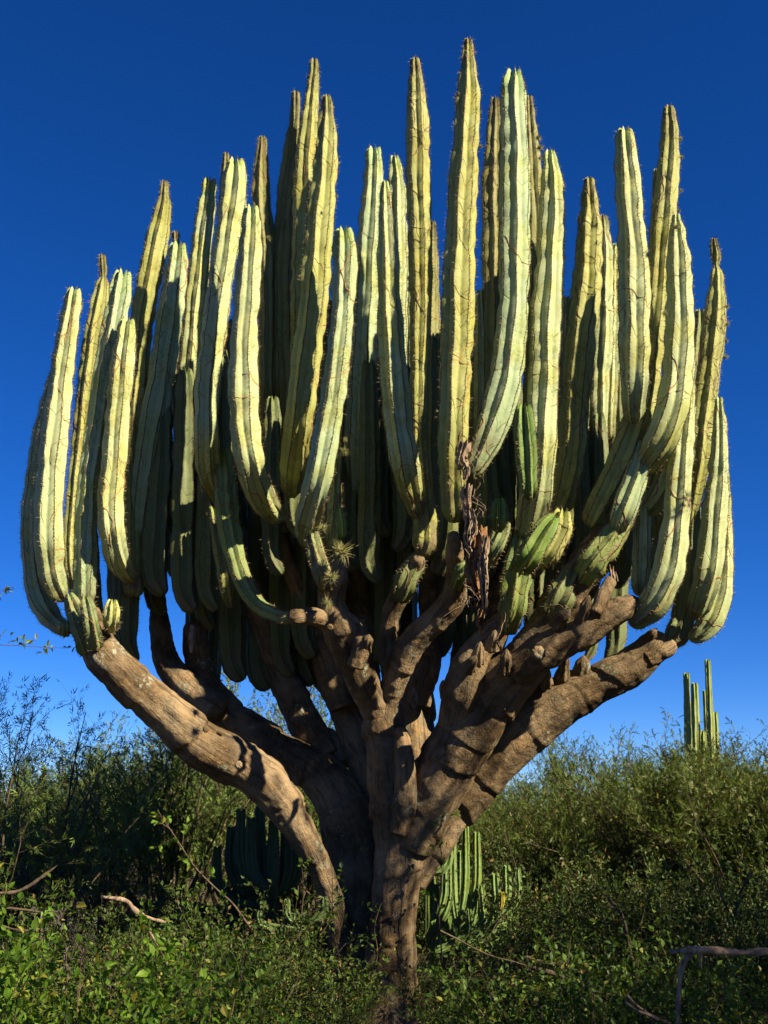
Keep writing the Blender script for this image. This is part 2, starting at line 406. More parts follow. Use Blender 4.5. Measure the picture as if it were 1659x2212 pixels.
# ------------------------------------------------------------ knobbly old limbs
def limb_mesh(pts, Ys, seed, n=56, seg=.42, ds=.016, name='branch', amp=1.0, cap=True, ridge=.05, origin=None, m=None):
    P, R = [], []
    for (x, y, hw), Y in zip(pts, Ys):
        p = at(x, y, warp(Y) if origin is None else Y); P.append(p); R.append(px2m(p, hw))
    P = np.array(P)
    if origin is not None: P = P - np.array(origin)
    Q, r, u = spline(P, R, ds)
    return tube_surface(Q, r, u, seed, n, seg, name, amp, ridge, m or M_BARK)
def tube_surface(Q, r, u, seed, n, seg, name, amp, ridge, m):
    T, A, B = frames(Q, seed * 1.3)
    rng = np.random.default_rng(seed)
    # joints: a fold every seg metres, bulging just beyond it
    js = []; x = seg * .6
    while x < u[-1] - .1: js.append(x + rng.uniform(-.2, .2) * seg); x += seg
    th = np.arange(n) / n * 2 * pi
    U, TH = np.meshgrid(u, th, indexing='ij')
    slant = .05 * np.sin(TH + seed)
    prof = np.zeros_like(U)
    for j in js:
        a_ = rng.uniform(0, 6.28); sl = rng.uniform(.15, .75) * r.mean()
        xx = U - j + sl * np.sin(TH + a_) + .10 * r.mean() * np.sin(3 * TH + a_) + .03 * n1(TH * 1.7 + j * 9, seed)
        am = .35 + .65 * np.clip(.5 + .8 * np.sin(TH + a_ + rng.uniform(-1, 1)), 0, 1); bg_ = rng.uniform(.7, 1.9)
        prof += am * (-.080 * np.exp(-(xx / .010) ** 2) + bg_ * .070 * np.exp(-np.maximum(xx, 0) / .20) * (1 - np.exp(-np.maximum(xx, 0) / .012)) - .04 * bg_ * np.exp(np.minimum(xx, 0) / .16) * (1 - np.exp(np.minimum(xx, 0) / .012)))
    Rr = np.repeat(r[:, None], n, 1)
    rib = np.abs(np.sin(TH * 3.5 + .8 * n1(U * 1.1, seed))) 
    nrm = np.cos(TH)[..., None] * A[:, None] + np.sin(TH)[..., None] * B[:, None]
    base = Q[:, None] + nrm * Rr[..., None]
    nz = vnoise(base * 3.2 + seed, 1) * .10 + vnoise(base * 8 + seed, 2) * .05
    fine = vnoise(base * 20, 3) * .0055 + vnoise(base * 46, 4) * .003
    e = u[-1] - U; ce = np.sqrt(np.clip(1 - (1 - np.clip(e / (Rr[-1:] * .8), 0, 1)) ** 2, 0.0001, 1))
    rr = Rr * (1 + amp * (prof + nz) + ridge * (rib - .6) + .05 * n1(U * 2.3, seed + 4)) + fine
    V = Q[:, None] + nrm * (rr * ce)[..., None]
    a = np.stack([TH * Rr.mean() / 1.0, U, U * 0], -1).reshape(-1, 3)
    return make_mesh(name, V.reshape(-1, 3), [grid_faces(len(u), n), np.arange(n)[None, ::-1]], m, True, {'rib': a})

# ------------------------------------------------------------ tubes, leaves, shrubs
def tubes_mesh(lines, name, m, n=5):
    """lines: list of (points, radii)"""
    VV, FF, off = [], [], 0
    th = np.arange(n) / n * 2 * pi
    for P, R in lines:
        P = np.asarray(P, float); R = np.asarray(R, float)
        T, A, B = frames(P)
        V = P[:, None] + (np.cos(th)[None, :, None] * A[:, None] + np.sin(th)[None, :, None] * B[:, None]) * R[:, None, None]
        VV.append(V.reshape(-1, 3)); FF.append(grid_faces(len(P), n) + off); off += len(P) * n
    return make_mesh(name, np.vstack(VV), np.vstack(FF), m, True)
# leaf templates: x across, y along, z up
def tpl_ovate(w_=.30, fold=.10):
    V = np.array([[0, 0, 0], [-w_, .35, fold], [0, .4, 0], [w_, .35, fold], [-w_ * .75, .68, fold * .6], [0, .72, -.03], [w_ * .75, .68, fold * .6], [0, 1, -.12]])
    return V, [np.array([[0, 2, 1], [0, 3, 2], [4, 5, 7], [5, 6, 7]]), np.array([[1, 2, 5, 4], [2, 3, 6, 5]])]
def tpl_frond(pairs=8, ll=.30, lw=.05, ang=55):
    V, F = [], []
    for i in range(pairs):
        y = .12 + .88 * i / pairs
        for sg in (-1, 1):
            a = radians(ang - 15 * i / pairs); l_ = ll * (1 - .5 * abs(i / pairs - .4))
            p = np.array([0, y, 0]); d = np.array([sg * sin(a), cos(a), .12]); s_ = np.array([cos(a) * sg, -sin(a), 0]) * lw
            b = len(V); V += [p, p + d * l_ * .5 + s_, p + d * l_, p + d * l_ * .5 - s_]; F.append([b, b + 1, b + 2, b + 3])
    b = len(V); V += [np.array([-.012, 0, 0]), np.array([.012, 0, 0]), np.array([.012, 1, 0]), np.array([-.012, 1, 0])]; F.append([b, b + 1, b + 2, b + 3])
    return np.array(V), [np.array(F)]
def tpl_blades(k=5):
    """a spray of long narrow leaflets"""
    rng = np.random.default_rng(3); V, F = [], []
    for i in range(k):
        a = radians(rng.uniform(-65, 65)); y = i / k * .5; l_ = rng.uniform(.5, .8); w_ = .045
        p = np.array([0, y, 0]); d = np.array([sin(a), cos(a), rng.uniform(-.4, .4)]); s_ = np.array([cos(a), -sin(a), 0]) * w_
        b = len(V); V += [p, p + d * l_ * .5 + s_, p + d * l_, p + d * l_ * .5 - s_]; F.append([b, b + 1, b + 2, b + 3])
    return np.array(V), [np.array(F)]
def leaf_frames(D, rng, droop=0.0):
    n = len(D); D = D + np.array([0, 0, -droop]); D = D / (np.linalg.norm(D, axis=1)[:, None] + 1e-9)
    up = np.array([0, 0, 1.0]) + rng.normal(0, .55, (n, 3)); X = np.cross(D, up); X /= np.linalg.norm(X, axis=1)[:, None] + 1e-9
    return X, D, np.cross(X, D)
def leaves_mesh(tpl, P, D, S, rng, name, m, droop=0.0):
    TV, TF = tpl; n = len(P); X, Yv, Z = leaf_frames(np.asarray(D), rng, droop)
    V = P[:, None] + S[:, None, None] * (TV[None, :, 0:1] * X[:, None] + TV[None, :, 1:2] * Yv[:, None] + TV[None, :, 2:3] * Z[:, None])
    k = len(TV); off = np.arange(n)[:, None, None] * k
    F = [(f[None] + off).reshape(-1, f.shape[1]) for f in TF]
    tone = np.repeat(rng.random(n), k)
    return make_mesh(name, V.reshape(-1, 3), F, m, False, {'tone': tone})

def unit(v): v = np.asarray(v, float); return v / (np.linalg.norm(v) + 1e-9)
def shrub_data(seed, h, rad, stems, twigs, tlen, sub, lstep, r0, lean=(0, 0), low=.2, flat=.8, up=.5, crook=.12):
    """stems fan out from the foot to an uneven envelope; twigs and leaf anchors along them"""
    rng = np.random.default_rng(seed); thick, thin, LP, LD = [], [], [], []
    for i in range(stems):
        az = rng.uniform(0, 2 * pi); f = rng.uniform(0, 1) ** .6
        tip = np.array([cos(az) * rad * f + lean[0], sin(az) * rad * f + lean[1], h * (1 - .45 * f ** 2 * (1 - flat) - .25 * f ** 3) * rng.uniform(.62, 1.05)])
        n = 9; t = np.linspace(0, 1, n)[:, None]
        foot = np.array([cos(az), sin(az), 0]) * rng.uniform(0, .12) * rad
        mid = foot + (tip - foot) * .5 + np.array([-cos(az), -sin(az), .6]) * rad * .12 * rng.uniform(0, 1.3)
        P = foot * (1 - t) ** 2 + 2 * mid * t * (1 - t) + tip * t ** 2
        P[1:] += rng.normal(0, crook * .12 * h, (n - 1, 3)) * t[1:]
        R = np.linspace(r0 * rng.uniform(.6, 1), r0 * .12, n)
        thick.append((P, R))
        T = np.gradient(P, axis=0)
        for j in range(twigs):
            u = low + (1 - low) * ((j + rng.random()) / twigs) ** .8; k = min(n - 2, int(u * (n - 1))); fr = u * (n - 1) - k
            p = P[k] * (1 - fr) + P[k + 1] * fr; tn = unit(T[k])
            d = unit(tn * .7 + unit(rng.normal(0, 1, 3)) * 1.0 + np.array([0, 0, up]))
            L = tlen * rng.uniform(.6, 1.3) * (1.15 - .5 * u)
            bend = rng.normal(0, .25, 3); m_ = 5; tt = np.linspace(0, 1, m_)[:, None]
            Q = p + d * L * tt + bend * L * .4 * tt ** 2
            thin.append((Q, np.linspace(r0 * .10, r0 * .035, m_)))
            lines = [Q]
            for s_ in range(sub):
                v = rng.uniform(.2, 1); kk = min(m_ - 2, int(v * (m_ - 1))); pp = Q[kk] + (Q[kk + 1] - Q[kk]) * (v * (m_ - 1) - kk)
                d2 = unit(unit(Q[-1] - Q[0]) * .8 + unit(rng.normal(0, 1, 3))); L2 = L * rng.uniform(.3, .6)
                Q2 = pp + d2 * L2 * tt + rng.normal(0, .15, 3) * L2 * tt ** 2
                thin.append((Q2[::2], np.linspace(r0 * .045, r0 * .02, 3))); lines.append(Q2)
            for Ln in lines:
                sl = np.linalg.norm(Ln[-1] - Ln[0]); cnt = max(2, int(sl / lstep)); tv = np.linspace(.12, 1.0, cnt)
                ss = np.linspace(0, 1, len(Ln))
                pp = np.stack([np.interp(tv, ss, Ln[:, c]) for c in range(3)], 1)
                dd = unit(Ln[-1] - Ln[0]) * .75 + rng.normal(0, .62, (cnt, 3)) + np.array([0, 0, .15])
                LP.append(pp); LD.append(dd)
    return thick, thin, np.vstack(LP), np.vstack(LD), rng
OVATE = tpl_ovate(); NARROW = tpl_ovate(.17, .06); KITE = (np.array([[0, 0, 0], [.30, .45, .10], [0, 1, -.08], [-.30, .45, .10]]), [np.array([[0, 1, 2], [0, 2, 3]])]); FROND = tpl_frond(4, .26, .085, 50); BLADES = tpl_blades(); LONGF = tpl_frond(9, .42, .035, 62)
shrub_cache = {}
def build_shrub(key, label, name, cat, loc, rz, tpl, lmat, lsize, data, group=None, scale=1.0, woodmat=None, single=0, droop=0.0):
    """one shrub or tree: wood and foliage; the same key shares its meshes"""
    if key not in shrub_cache:
        thick, thin, LP, LD, rng = shrub_data(*data[0], **data[1])
        S = lsize * rng.uniform(.6, 1.25, len(LP))
        w1 = tubes_mesh(thick, 'trunk', woodmat or M_TWIG, 6); w2 = tubes_mesh(thin, 'twigs', woodmat or M_TWIG, 3)
        shrub_cache[key] = (w1, w2, LP, LD, S, rng, {})
    w1, w2, LP, LD, S, rng, ex = shrub_cache[key]
    t = thing(name, label, cat, loc, group); t.rotation_euler[2] = rz; t.scale = (scale,) * 3
    link('trunk', w1, t); link('twigs', w2, t, None, 'stuff')
    if single:
        # the leaves nearest to the photograph's viewpoint, each a leaf of its own
        c, s_ = cos(rz), sin(rz)
        W = np.stack([LP[:, 0] * c - LP[:, 1] * s_, LP[:, 0] * s_ + LP[:, 1] * c, LP[:, 2]], 1) * scale + np.array(loc)
        order = np.argsort(np.linalg.norm(W - CAM, axis=1) - S * 14 - (W[:, 2] > .55) * .4); pick = order[:single]; rest = order[single:]
        one = leaves_mesh(tpl, np.zeros((1, 3)), np.array([[0, 1.0, 0]]), np.array([1.0]), np.random.default_rng(0), 'leaf', lmat) if 'leaf' not in ex else ex['leaf']
        if 'leaf' not in ex:
            ex['leaf'] = [make_mesh('leaf', tpl[0], tpl[1], lmat, False, {'tone': np.full(len(tpl[0]), q)}) for q in (.1, .45, .8)]
        X, Yv, Z = leaf_frames(LD[pick], np.random.default_rng(5), droop)
        from mathutils import Matrix
        for i, k in enumerate(pick):
            mm = Matrix(np.stack([X[i], Yv[i], Z[i]], 1).tolist()).to_4x4() @ Matrix.Diagonal((S[k], S[k], S[k], 1))
            mm.translation = LP[k]
            o = link('leaf', ex['leaf'][i % 3], t); o.matrix_local = mm
        link('foliage', leaves_mesh(tpl, LP[rest], LD[rest], S[rest], rng, 'foliage', lmat, droop), t, None, 'stuff')
    else:
        if 'fol' not in ex: ex['fol'] = leaves_mesh(tpl, LP, LD, S, rng, 'foliage', lmat, droop)
        link('foliage', ex['fol'], t, None, 'stuff')
    return t

# ============================================================ SETTING
def build_ground():
    n = 90; g = np.sign(np.linspace(-1, 1, n)) * np.abs(np.linspace(-1, 1, n)) ** 3 * 600
    X, Yg = np.meshgrid(g, g, indexing='ij')
    Z = vnoise(np.stack([X * .35, Yg * .35, X * 0], -1), 3) * .10 + vnoise(np.stack([X * 1.3, Yg * 1.3, X * 0], -1), 4) * .03
    V = np.stack([X, Yg, Z - .04], -1).reshape(-1, 3)
    m, t, o = mat('soil'); k = NT(t); tc = k.n('ShaderNodeTexCoord').outputs['Object']
    a = k.noise(tc, .6, 6, .65); b = k.noise(tc, 9, 5, .7)
    col = k.mix(k.ramp(a, .4, .6), (.075, .052, .032), (.045, .048, .02)); col = k.mix(k.ramp(b, .5, .7, 0, .8), col, (.12, .085, .055))
    k.bsdf(col, .95, o, b, .8, .03, .1)
    o_ = link('ground', make_mesh('ground', V, grid_faces(n, n, False), m)); o_['kind'] = 'structure'
build_ground()

# ============================================================ THE GREAT CACTUS
G = thing('candelabra_cactus', 'huge candelabra cactus with dozens of pale ribbed stems on thick brown limbs', 'cactus', (0, 0, 0))
def limb(pts, Ys, seed, label=None, seg=.42, amp=1.0, ridge=.05, name='branch', n=56):
    if isinstance(Ys, (int, float)): Ys = [Ys] * len(pts)
    if len(Ys) == 2: Ys = list(np.linspace(Ys[0], Ys[1], len(pts)))
    return link(name, limb_mesh(pts, Ys, seed, n, seg, name=name, amp=amp, ridge=ridge), G, None, None, label)
# trunk and main limbs
limb([(832, 2420, 110), (836, 2250, 92), (840, 2150, 70), (843, 2070, 56), (846, 2000, 50), (853, 1920, 48), (862, 1850, 56), (868, 1780, 66), (862, 1700, 60), (852, 1650, 50)], [0, 0, 0, 0, -.02, -.02, -.02, -.02, -.05, -.08], 3, seg=.5, name='trunk', n=84)
limb([(868, 1800, 50), (850, 1720, 50), (842, 1640, 50), (832, 1570, 45), (815, 1520, 38)], [-.05, -.12, -.18, -.22, -.25], 5, seg=.45)
limb([(860, 1800, 22), (872, 1740, 26), (875, 1680, 24), (872, 1620, 20), (862, 1570, 14)], [-.25, -.30, -.34, -.36, -.34], 6, seg=.9)
limb([(825, 1560, 34), (800, 1510, 32), (780, 1465, 34), (766, 1420, 38), (745, 1370, 42), (722, 1330, 34), (716, 1290, 28), (725, 1250, 26), (733, 1220, 20), (738, 1190, 14)], [-.25, -.32, -.4, -.45, -.5, -.55, -.58, -.6, -.6, -.6], 7, seg=.33)
limb([(722, 1345, 20), (690, 1335, 19), (655, 1332, 17), (625, 1334, 15)], [-.55, -.6, -.65, -.7], 8, seg=.25, label='short brown side limb turning left')
limb([(768, 1440, 20), (780, 1400, 20), (782, 1370, 17)], [-.55, -.58, -.6], 9, seg=.5)
limb([(835, 1570, 34), (848, 1510, 30), (862, 1450, 32), (885, 1400, 30), (912, 1365, 30), (945, 1335, 30), (975, 1300, 30), (985, 1250, 22), (982, 1200, 18), (981, 1150, 13)], [-.25, -.3, -.36, -.42, -.46, -.5, -.55, -.62, -.75, -.85], 10, seg=.36)
limb([(850, 1480, 22), (838, 1400, 20), (845, 1330, 20), (868, 1275, 22), (893, 1230, 20), (908, 1200, 16)], [-.3, -.34, -.4, -.46, -.55, -.62], 11, seg=.3)
limb([(885, 1820, 55), (925, 1740, 56), (965, 1670, 60), (1000, 1600, 64), (1040, 1530, 64), (1085, 1475, 58), (1135, 1425, 52), (1180, 1365, 46), (1212, 1310, 44), (1240, 1260, 38), (1268, 1215, 36), (1300, 1175, 34), (1325, 1135, 28)], [-.05, -.15, -.22, -.30, -.36, -.42, -.48, -.52, -.55, -.58, -.6, -.62, -.64], 12, seg=.40, amp=.85, n=80)
limb([(985, 1570, 40), (1000, 1500, 44), (1015, 1440, 36), (1040, 1395, 28), (1070, 1360, 22), (1095, 1335, 22), (1105, 1300, 24)], [-.34, -.42, -.48, -.5, -.5, -.5, -.5], 13, seg=.30, amp=.9)
limb([(1110, 1450, 38), (1165, 1415, 38), (1215, 1388, 35), (1262, 1365, 34), (1305, 1335, 34), (1340, 1318, 28), (1364, 1304, 22), (1378, 1290, 11)], [-.55, -.60, -.63, -.66, -.68, -.7, -.7, -.7], 14, seg=.36, amp=.9)
limb([(880, 1900, 42), (915, 1830, 50), (965, 1755, 54), (1020, 1690, 56), (1077, 1625, 58), (1147, 1563, 58), (1230, 1505, 50), (1310, 1470, 38), (1368, 1438, 37), (1408, 1400, 33), (1432, 1366, 18)], [.1, .08, .05, 0, -.05, -.12, -.2, -.28, -.32, -.35, -.36], 15, seg=.42, amp=.95, n=72)
limb([(1395, 1425, 20), (1430, 1405, 20), (1455, 1390, 18)], [-.38, -.38, -.36], 16, seg=.2)
limb([(760, 2180, 40), (745, 2070, 32), (722, 1960, 26), (695, 1885, 27), (655, 1808, 32), (607, 1733, 42), (555, 1675, 50), (486, 1637, 52), (417, 1592, 50), (347, 1533, 44), (280, 1472, 43), (228, 1420, 42), (205, 1375, 36), (200, 1345, 30)], [.25, .2, .1, .0, -.1, -.2, -.28, -.35, -.4, -.45, -.5, -.52, -.5, -.48], 17, seg=.48, amp=1.0, n=72)
# the rear limbs in shade
limb([(800, 2300, 85), (790, 2120, 65), (785, 1980, 62), (775, 1880, 66), (755, 1780, 62), (715, 1700, 50), (650, 1645, 44), (570, 1600, 42), (490, 1545, 38), (450, 1485, 30), (425, 1410, 28), (418, 1340, 24)], [.25, .3, .35, .4, .45, .5, .55, .6, .65, .65, .65, .65], 18, seg=.5)
limb([(800, 1880, 50), (800, 1750, 44), (785, 1640, 38), (755, 1560, 34), (720, 1480, 32), (690, 1400, 28)], [.5, .6, .7, .8, .85, .9], 19, seg=.45)
limb([(745, 1650, 22), (715, 1600, 22), (680, 1575, 16), (655, 1540, 13), (643, 1480, 11)], [.7, .8, .9, .95, 1.0], 20, seg=.3)
limb([(860, 1850, 52), (900, 1700, 48), (900, 1560, 40), (900, 1450, 36), (930, 1380, 32)], [.5, .6, .75, .9, 1.0], 21, seg=.45)
limb([(960, 1650, 50), (1060, 1520, 48), (1130, 1440, 44), (1180, 1360, 38)], [.4, .6, .8, .9], 22, seg=.45)
limb([(470, 1540, 30), (400, 1480, 30), (360, 1430, 26), (346, 1370, 22), (342, 1310, 18)], [.3, .5, .6, .6, .6], 23, seg=.35)
limb([(700, 1640, 38), (640, 1520, 36), (590, 1420, 28), (560, 1330, 24), (545, 1250, 18)], [.7, .8, .8, .7, .6], 24, seg=.4)
limb([(740, 1530, 30), (700, 1400, 26), (660, 1300, 22), (625, 1220, 19), (608, 1150, 15)], [.6, .6, .5, .4, .3], 25, seg=.4)
limb([(800, 1520, 30), (790, 1400, 26), (770, 1280, 22), (762, 1190, 17)], [.7, .7, .6, .5], 26, seg=.4)
limb([(900, 1520, 30), (930, 1400, 26), (925, 1290, 22), (920, 1220, 17)], [.5, .4, .3, .2], 27, seg=.4)
limb([(1010, 1500, 36), (1050, 1400, 34), (1080, 1300, 30), (1100, 1220, 26)], [.5, .4, .3, .2], 28, seg=.4)
# stubs, nubs and rib ends left on the limbs
def nub(x, y, dx, dy, hw, Y, seed, tip=.22, label=None):
    return limb([(x, y, hw), (x + dx * .55, y + dy * .55, hw * .72), (x + dx, y + dy, hw * tip)], [Y + .13, Y + .08, Y + .06], seed, seg=2.0, amp=2.2, ridge=.34, name='stub', n=28, label=label)
for i, a in enumerate([(1290, 1330, 30, -75, 14, -.85), (1255, 1345, 18, -60, 16, -.82), (1200, 1350, 32, -35, 16, -.8), (1175, 1480, -5, -55, 20, -.45), (1215, 1465, 8, -60, 16, -.42), (1255, 1460, 6, -45, 20, -.4),
                       (1060, 1400, 10, -40, 12, -.75), (1030, 1430, 8, -45, 16, -.75), (1010, 1445, 20, -30, 15, -.8), (1395, 1385, 25, -28, 13, -.5), (205, 1350, -6, -45, 20, -.55),
                       (790, 1400, 8, -30, 17, -.7), (1090, 1450, 4, -50, 16, -.8), (1120, 1540, 6, -45, 20, -.35), (1180, 1525, -4, -50, 17, -.35)]):
    nub(*a, seed=40 + i)
# broken splintered end
brk = limb([(1285, 1325, 13), (1300, 1290, 13), (1318, 1258, 13), (1326, 1248, 11)], -.92, 61, seg=3, name='broken_stub', n=20, label='broken grey stub with a splintered top')
sp = []
rng0 = np.random.default_rng(8)
for i in range(12):
    p = at(1326 + rng0.uniform(-9, 9), 1252 + rng0.uniform(-2, 6), warp(-.92) + rng0.uniform(-.03, .03)); q = p + np.array([rng0.uniform(-.015, .02), 0, rng0.uniform(.04, .13)])
    sp.append((np.array([p, (p + q) / 2, q]), np.array([.006, .005, .001])))
link('splinters', tubes_mesh(sp, 'splinters', M_DEAD, 4), brk, None, 'stuff')
# round bud scars on the bark
for i, (x, y, Y, r_) in enumerate([(1163, 1411, -.80, 13), (515, 1652, -.66, 7), (713, 1355, -.78, 6), (445, 1575, -.7, 6)]):
    c = at(x, y, warp(Y)); R = px2m(c, r_); n = 48; V, F = [], []
    th = np.arange(n) / n * 2 * pi; nr = unit(CAM - c); ax = unit(np.cross(nr, [0, 0, 1])); ay = np.cross(nr, ax)
    for k_, (rr, hh) in enumerate([(1.15, -.5), (1.05, .15), (.8, .42), (.4, .5), (.05, .32)]):
        lob = 1 + .12 * np.abs(np.sin(th * 4)) * (rr > .3)
        V.append(c + (np.cos(th)[:, None] * ax + np.sin(th)[:, None] * ay) * (R * rr * lob)[:, None] + nr * R * hh)
    link('bud_scar', make_mesh('bud_scar', np.vstack(V), [grid_faces(5, n), (np.arange(n) + 4 * n)[None]], M_BARK, True), G)

S_ = lambda pts, Y, Yb=None, **k: add_stem(G, pts, Y, Yb, **k)
# -- left sheaf
S_([(150, 1362, 13), (127, 1352, 20), (100, 1318, 27), (80, 1265, 27), (72, 1190, 27), (74, 1100, 27), (86, 1000, 26), (104, 900, 24), (122, 820, 18), (132, 770, 10)], -.28, -.45)
S_([(140, 1298, 12), (126, 1276, 24), (112, 1235, 31), (106, 1160, 33), (106, 1090, 33), (112, 1000, 32), (120, 930, 30), (133, 820, 27), (147, 720, 23), (157, 660, 20), (161, 630, 18)], -.62, -.5, col=PALE, scar=9)
S_([(165, 1290, 12), (155, 1220, 18), (158, 1120, 20), (170, 1000, 21), (184, 870, 22), (200, 740, 23), (215, 660, 21), (222, 615, 15), (223, 600, 6), (222, 580, 10), (221, 552, 8)], -.30, -.4, col=YEL, scar=26, dense=True, blunt=False)
S_([(182, 1312, 12), (182, 1280, 25), (184, 1210, 26), (186, 1130, 25), (193, 1030, 24), (208, 930, 24), (224, 830, 26), (241, 735, 26), (256, 655, 25), (265, 595, 22)], -.55, -.5, col=GLAUC)
S_([(298, 1246, 13), (277, 1240, 23), (255, 1205, 30), (243, 1150, 31), (240, 1080, 30), (247, 1000, 28), (255, 900, 29), (264, 800, 27), (272, 735, 24), (275, 697, 19)], -.62, -.35, col=PALE, scar=7)
S_([(290, 1290, 22), (284, 1150, 24), (283, 1000, 24), (292, 850, 25), (305, 700, 26), (325, 590, 27), (341, 510, 25), (352, 450, 18), (355, 415, 10), (356, 393, 9)], -.05, col=YEL, scar=8, blunt=False)
S_([(380, 900, 14), (378, 700, 14), (377, 560, 13), (379, 527, 7), (379, 502, 9)], .35, col=OLIVE, blunt=False, hi=False)
S_([(303, 1197, 13), (303, 1168, 23), (307, 1100, 27), (318, 1000, 30), (335, 900, 32), (352, 800, 31), (368, 680, 29), (380, 600, 26), (386, 534, 21)], -.1, .05, col=GLAUC, scar=9)
S_([(385, 1250, 26), (390, 1100, 27), (400, 950, 27), (411, 800, 26), (424, 640, 25), (438, 510, 22), (446, 450, 20), (453, 393, 16)], .25, col=PALE)
S_([(492, 1088, 18), (472, 1062, 27), (453, 1010, 30), (447, 940, 28), (449, 850, 28), (460, 740, 29), (473, 640, 28), (490, 530, 29), (502, 450, 30), (508, 390, 30), (509, 354, 25)], -.62, -.2, col=PALE, scar=6)
S_([(470, 800, 14), (478, 600, 14), (486, 420, 12), (489, 332, 8)], .1, col=OLIVE, blunt=False, hi=False)
S_([(612, 1117, 15), (587, 1103, 28), (560, 1060, 33), (541, 1000, 34), (531, 930, 34), (527, 850, 34), (527, 760, 31), (534, 650, 29), (541, 550, 27), (543, 490, 23), (543, 453, 19)], -.85, -.4, col=PALE, scar=9)
S_([(572, 1000, 20), (575, 850, 20), (576, 700, 20), (574, 560, 22), (565, 450, 22), (563, 380, 18), (566, 320, 11), (566, 297, 9)], .1, col=OLIVE, scar=10, blunt=False)
# -- centre left
S_([(625, 1150, 26), (622, 1000, 30), (614, 800, 31), (611, 600, 29), (619, 450, 24), (630, 330, 18), (637, 255, 11), (639, 200, 9)], .15, col=OLIVE, blunt=False)
S_([(655, 1050, 28), (655, 850, 30), (658, 600, 30), (661, 400, 29), (668, 280, 23), (676, 190, 14), (679, 155, 11), (679, 130, 11)], -.1, col=YEL, blunt=False, scar=8)
S_([(630, 1070, 15), (631, 1042, 27), (636, 980, 31), (645, 900, 33), (655, 820, 34), (664, 740, 35), (676, 660, 33), (684, 560, 33), (694, 450, 31), (701, 370, 28), (706, 290, 22), (706, 235, 15), (706, 209, 11)], -.8, -.4, col=YEL, scar=12, blunt=False)
S_([(660, 1175, 13), (661, 1150, 24), (668, 1110, 29), (683, 1050, 31), (698, 980, 31), (714, 890, 30), (728, 790, 27), (738, 700, 26), (744, 600, 28), (745, 545, 27), (742, 502, 21)], -1.0, -.6, col=GLAUC, scar=5)
S_([(775, 1130, 26), (776, 950, 34), (783, 800, 34), (793, 620, 32), (802, 480, 27), (808, 400, 23), (808, 327, 19)], -.15, .1, col=GLAUC)
S_([(850, 1000, 25), (855, 800, 28), (858, 600, 26), (858, 450, 22), (856, 390, 19), (853, 342, 12)], .15, col=PALE)
S_([(908, 1118, 12), (897, 1092, 22), (882, 1040, 30), (870, 980, 32), (860, 920, 33), (850, 820, 33), (843, 720, 31), (839, 600, 26), (836, 500, 20), (833, 430, 14), (832, 394, 8)], -.85, -.6, col=PALE, scar=12)
S_([(912, 1202, 14), (917, 1172, 29), (918, 1120, 28), (912, 1070, 22), (907, 1000, 20), (905, 926, 19), (905, 822, 21), (908, 717, 23), (909, 593, 26), (907, 489, 27), (904, 384, 27), (903, 280, 25), (900, 200, 20), (898, 150, 13), (897, 127, 9)], -.62, -.6, col=YEL, scar=40, dense=True, blunt=False)
S_([(945, 1100, 26), (940, 950, 26), (931, 800, 24), (932, 600, 18), (934, 480, 9)], .1, col=OLIVE, blunt=False)
# -- centre right
S_([(984, 1128, 18), (979, 1095, 28), (977, 1040, 30), (976, 980, 32), (979, 900, 34), (983, 800, 36), (987, 700, 36), (990, 600, 37), (995, 490, 34), (1000, 384, 33), (1007, 280, 29), (1010, 210, 26), (1011, 141, 17), (1011, 86, 9)], -1.02, -.85, col=YEL, scar=16, blunt=False)
S_([(1040, 1050, 18), (1040, 850, 18), (1040, 740, 16), (1038, 670, 13), (1037, 630, 9)], -.1, col=PALE, hi=False)
S_([(1075, 1150, 28), (1070, 1000, 30), (1068, 800, 30), (1066, 560, 26), (1064, 400, 24), (1068, 280, 17), (1069, 214, 10)], -.1, col=OLIVE, scar=14, dense=True, blunt=False)
S_([(1010, 1024, 10), (1024, 1010, 22), (1047, 965, 32), (1073, 895, 36), (1092, 820, 37), (1103, 740, 35), (1110, 660, 33), (1112, 560, 35), (1112, 450, 35), (1113, 350, 32), (1110, 260, 30), (1109, 200, 28), (1110, 162, 24)], -.84, -.84, col=GLAUC, scar=9)
S_([(1150, 950, 25), (1157, 700, 25), (1158, 500, 25), (1152, 380, 20), (1147, 290, 15), (1143, 209, 8)], -.3, col=OLIVE, scar=8, blunt=False)
S_([(1138, 1167, 19), (1145, 1135, 33), (1157, 1070, 37), (1167, 980, 37), (1173, 890, 36), (1177, 787, 38), (1180, 683, 37), (1187, 593, 34), (1192, 489, 29), (1193, 400, 25), (1189, 350, 17), (1188, 330, 12)], -.8, -.6, col=PALE, scar=14)
S_([(1215, 1000, 18), (1223, 850, 20), (1226, 720, 16), (1223, 644, 9)], -.4, col=PALE)
S_([(1190, 1140, 18), (1216, 1075, 28), (1233, 990, 30), (1240, 900, 32), (1247, 800, 34), (1258, 700, 34), (1268, 600, 34), (1273, 500, 28), (1273, 430, 18), (1272, 387, 10)], -.55, -.45, col=YEL, scar=40, dense=True, blunt=False)
S_([(1300, 1010, 9), (1297, 950, 16), (1295, 850, 24), (1300, 750, 27), (1302, 650, 27), (1303, 550, 24), (1302, 490, 15), (1302, 467, 8)], -.25, col=PALE, scar=8, blunt=False)
S_([(1318, 950, 14), (1322, 800, 18), (1325, 650, 20), (1328, 560, 14), (1330, 530, 8)], -.2, col=PALE)
S_([(1370, 914, 14), (1369, 890, 24), (1369, 820, 30), (1369, 740, 35), (1369, 640, 36), (1366, 540, 33), (1359, 440, 29), (1353, 350, 25), (1350, 305, 22), (1350, 285, 18)], -.95, -.8, col=PALE, scar=6)
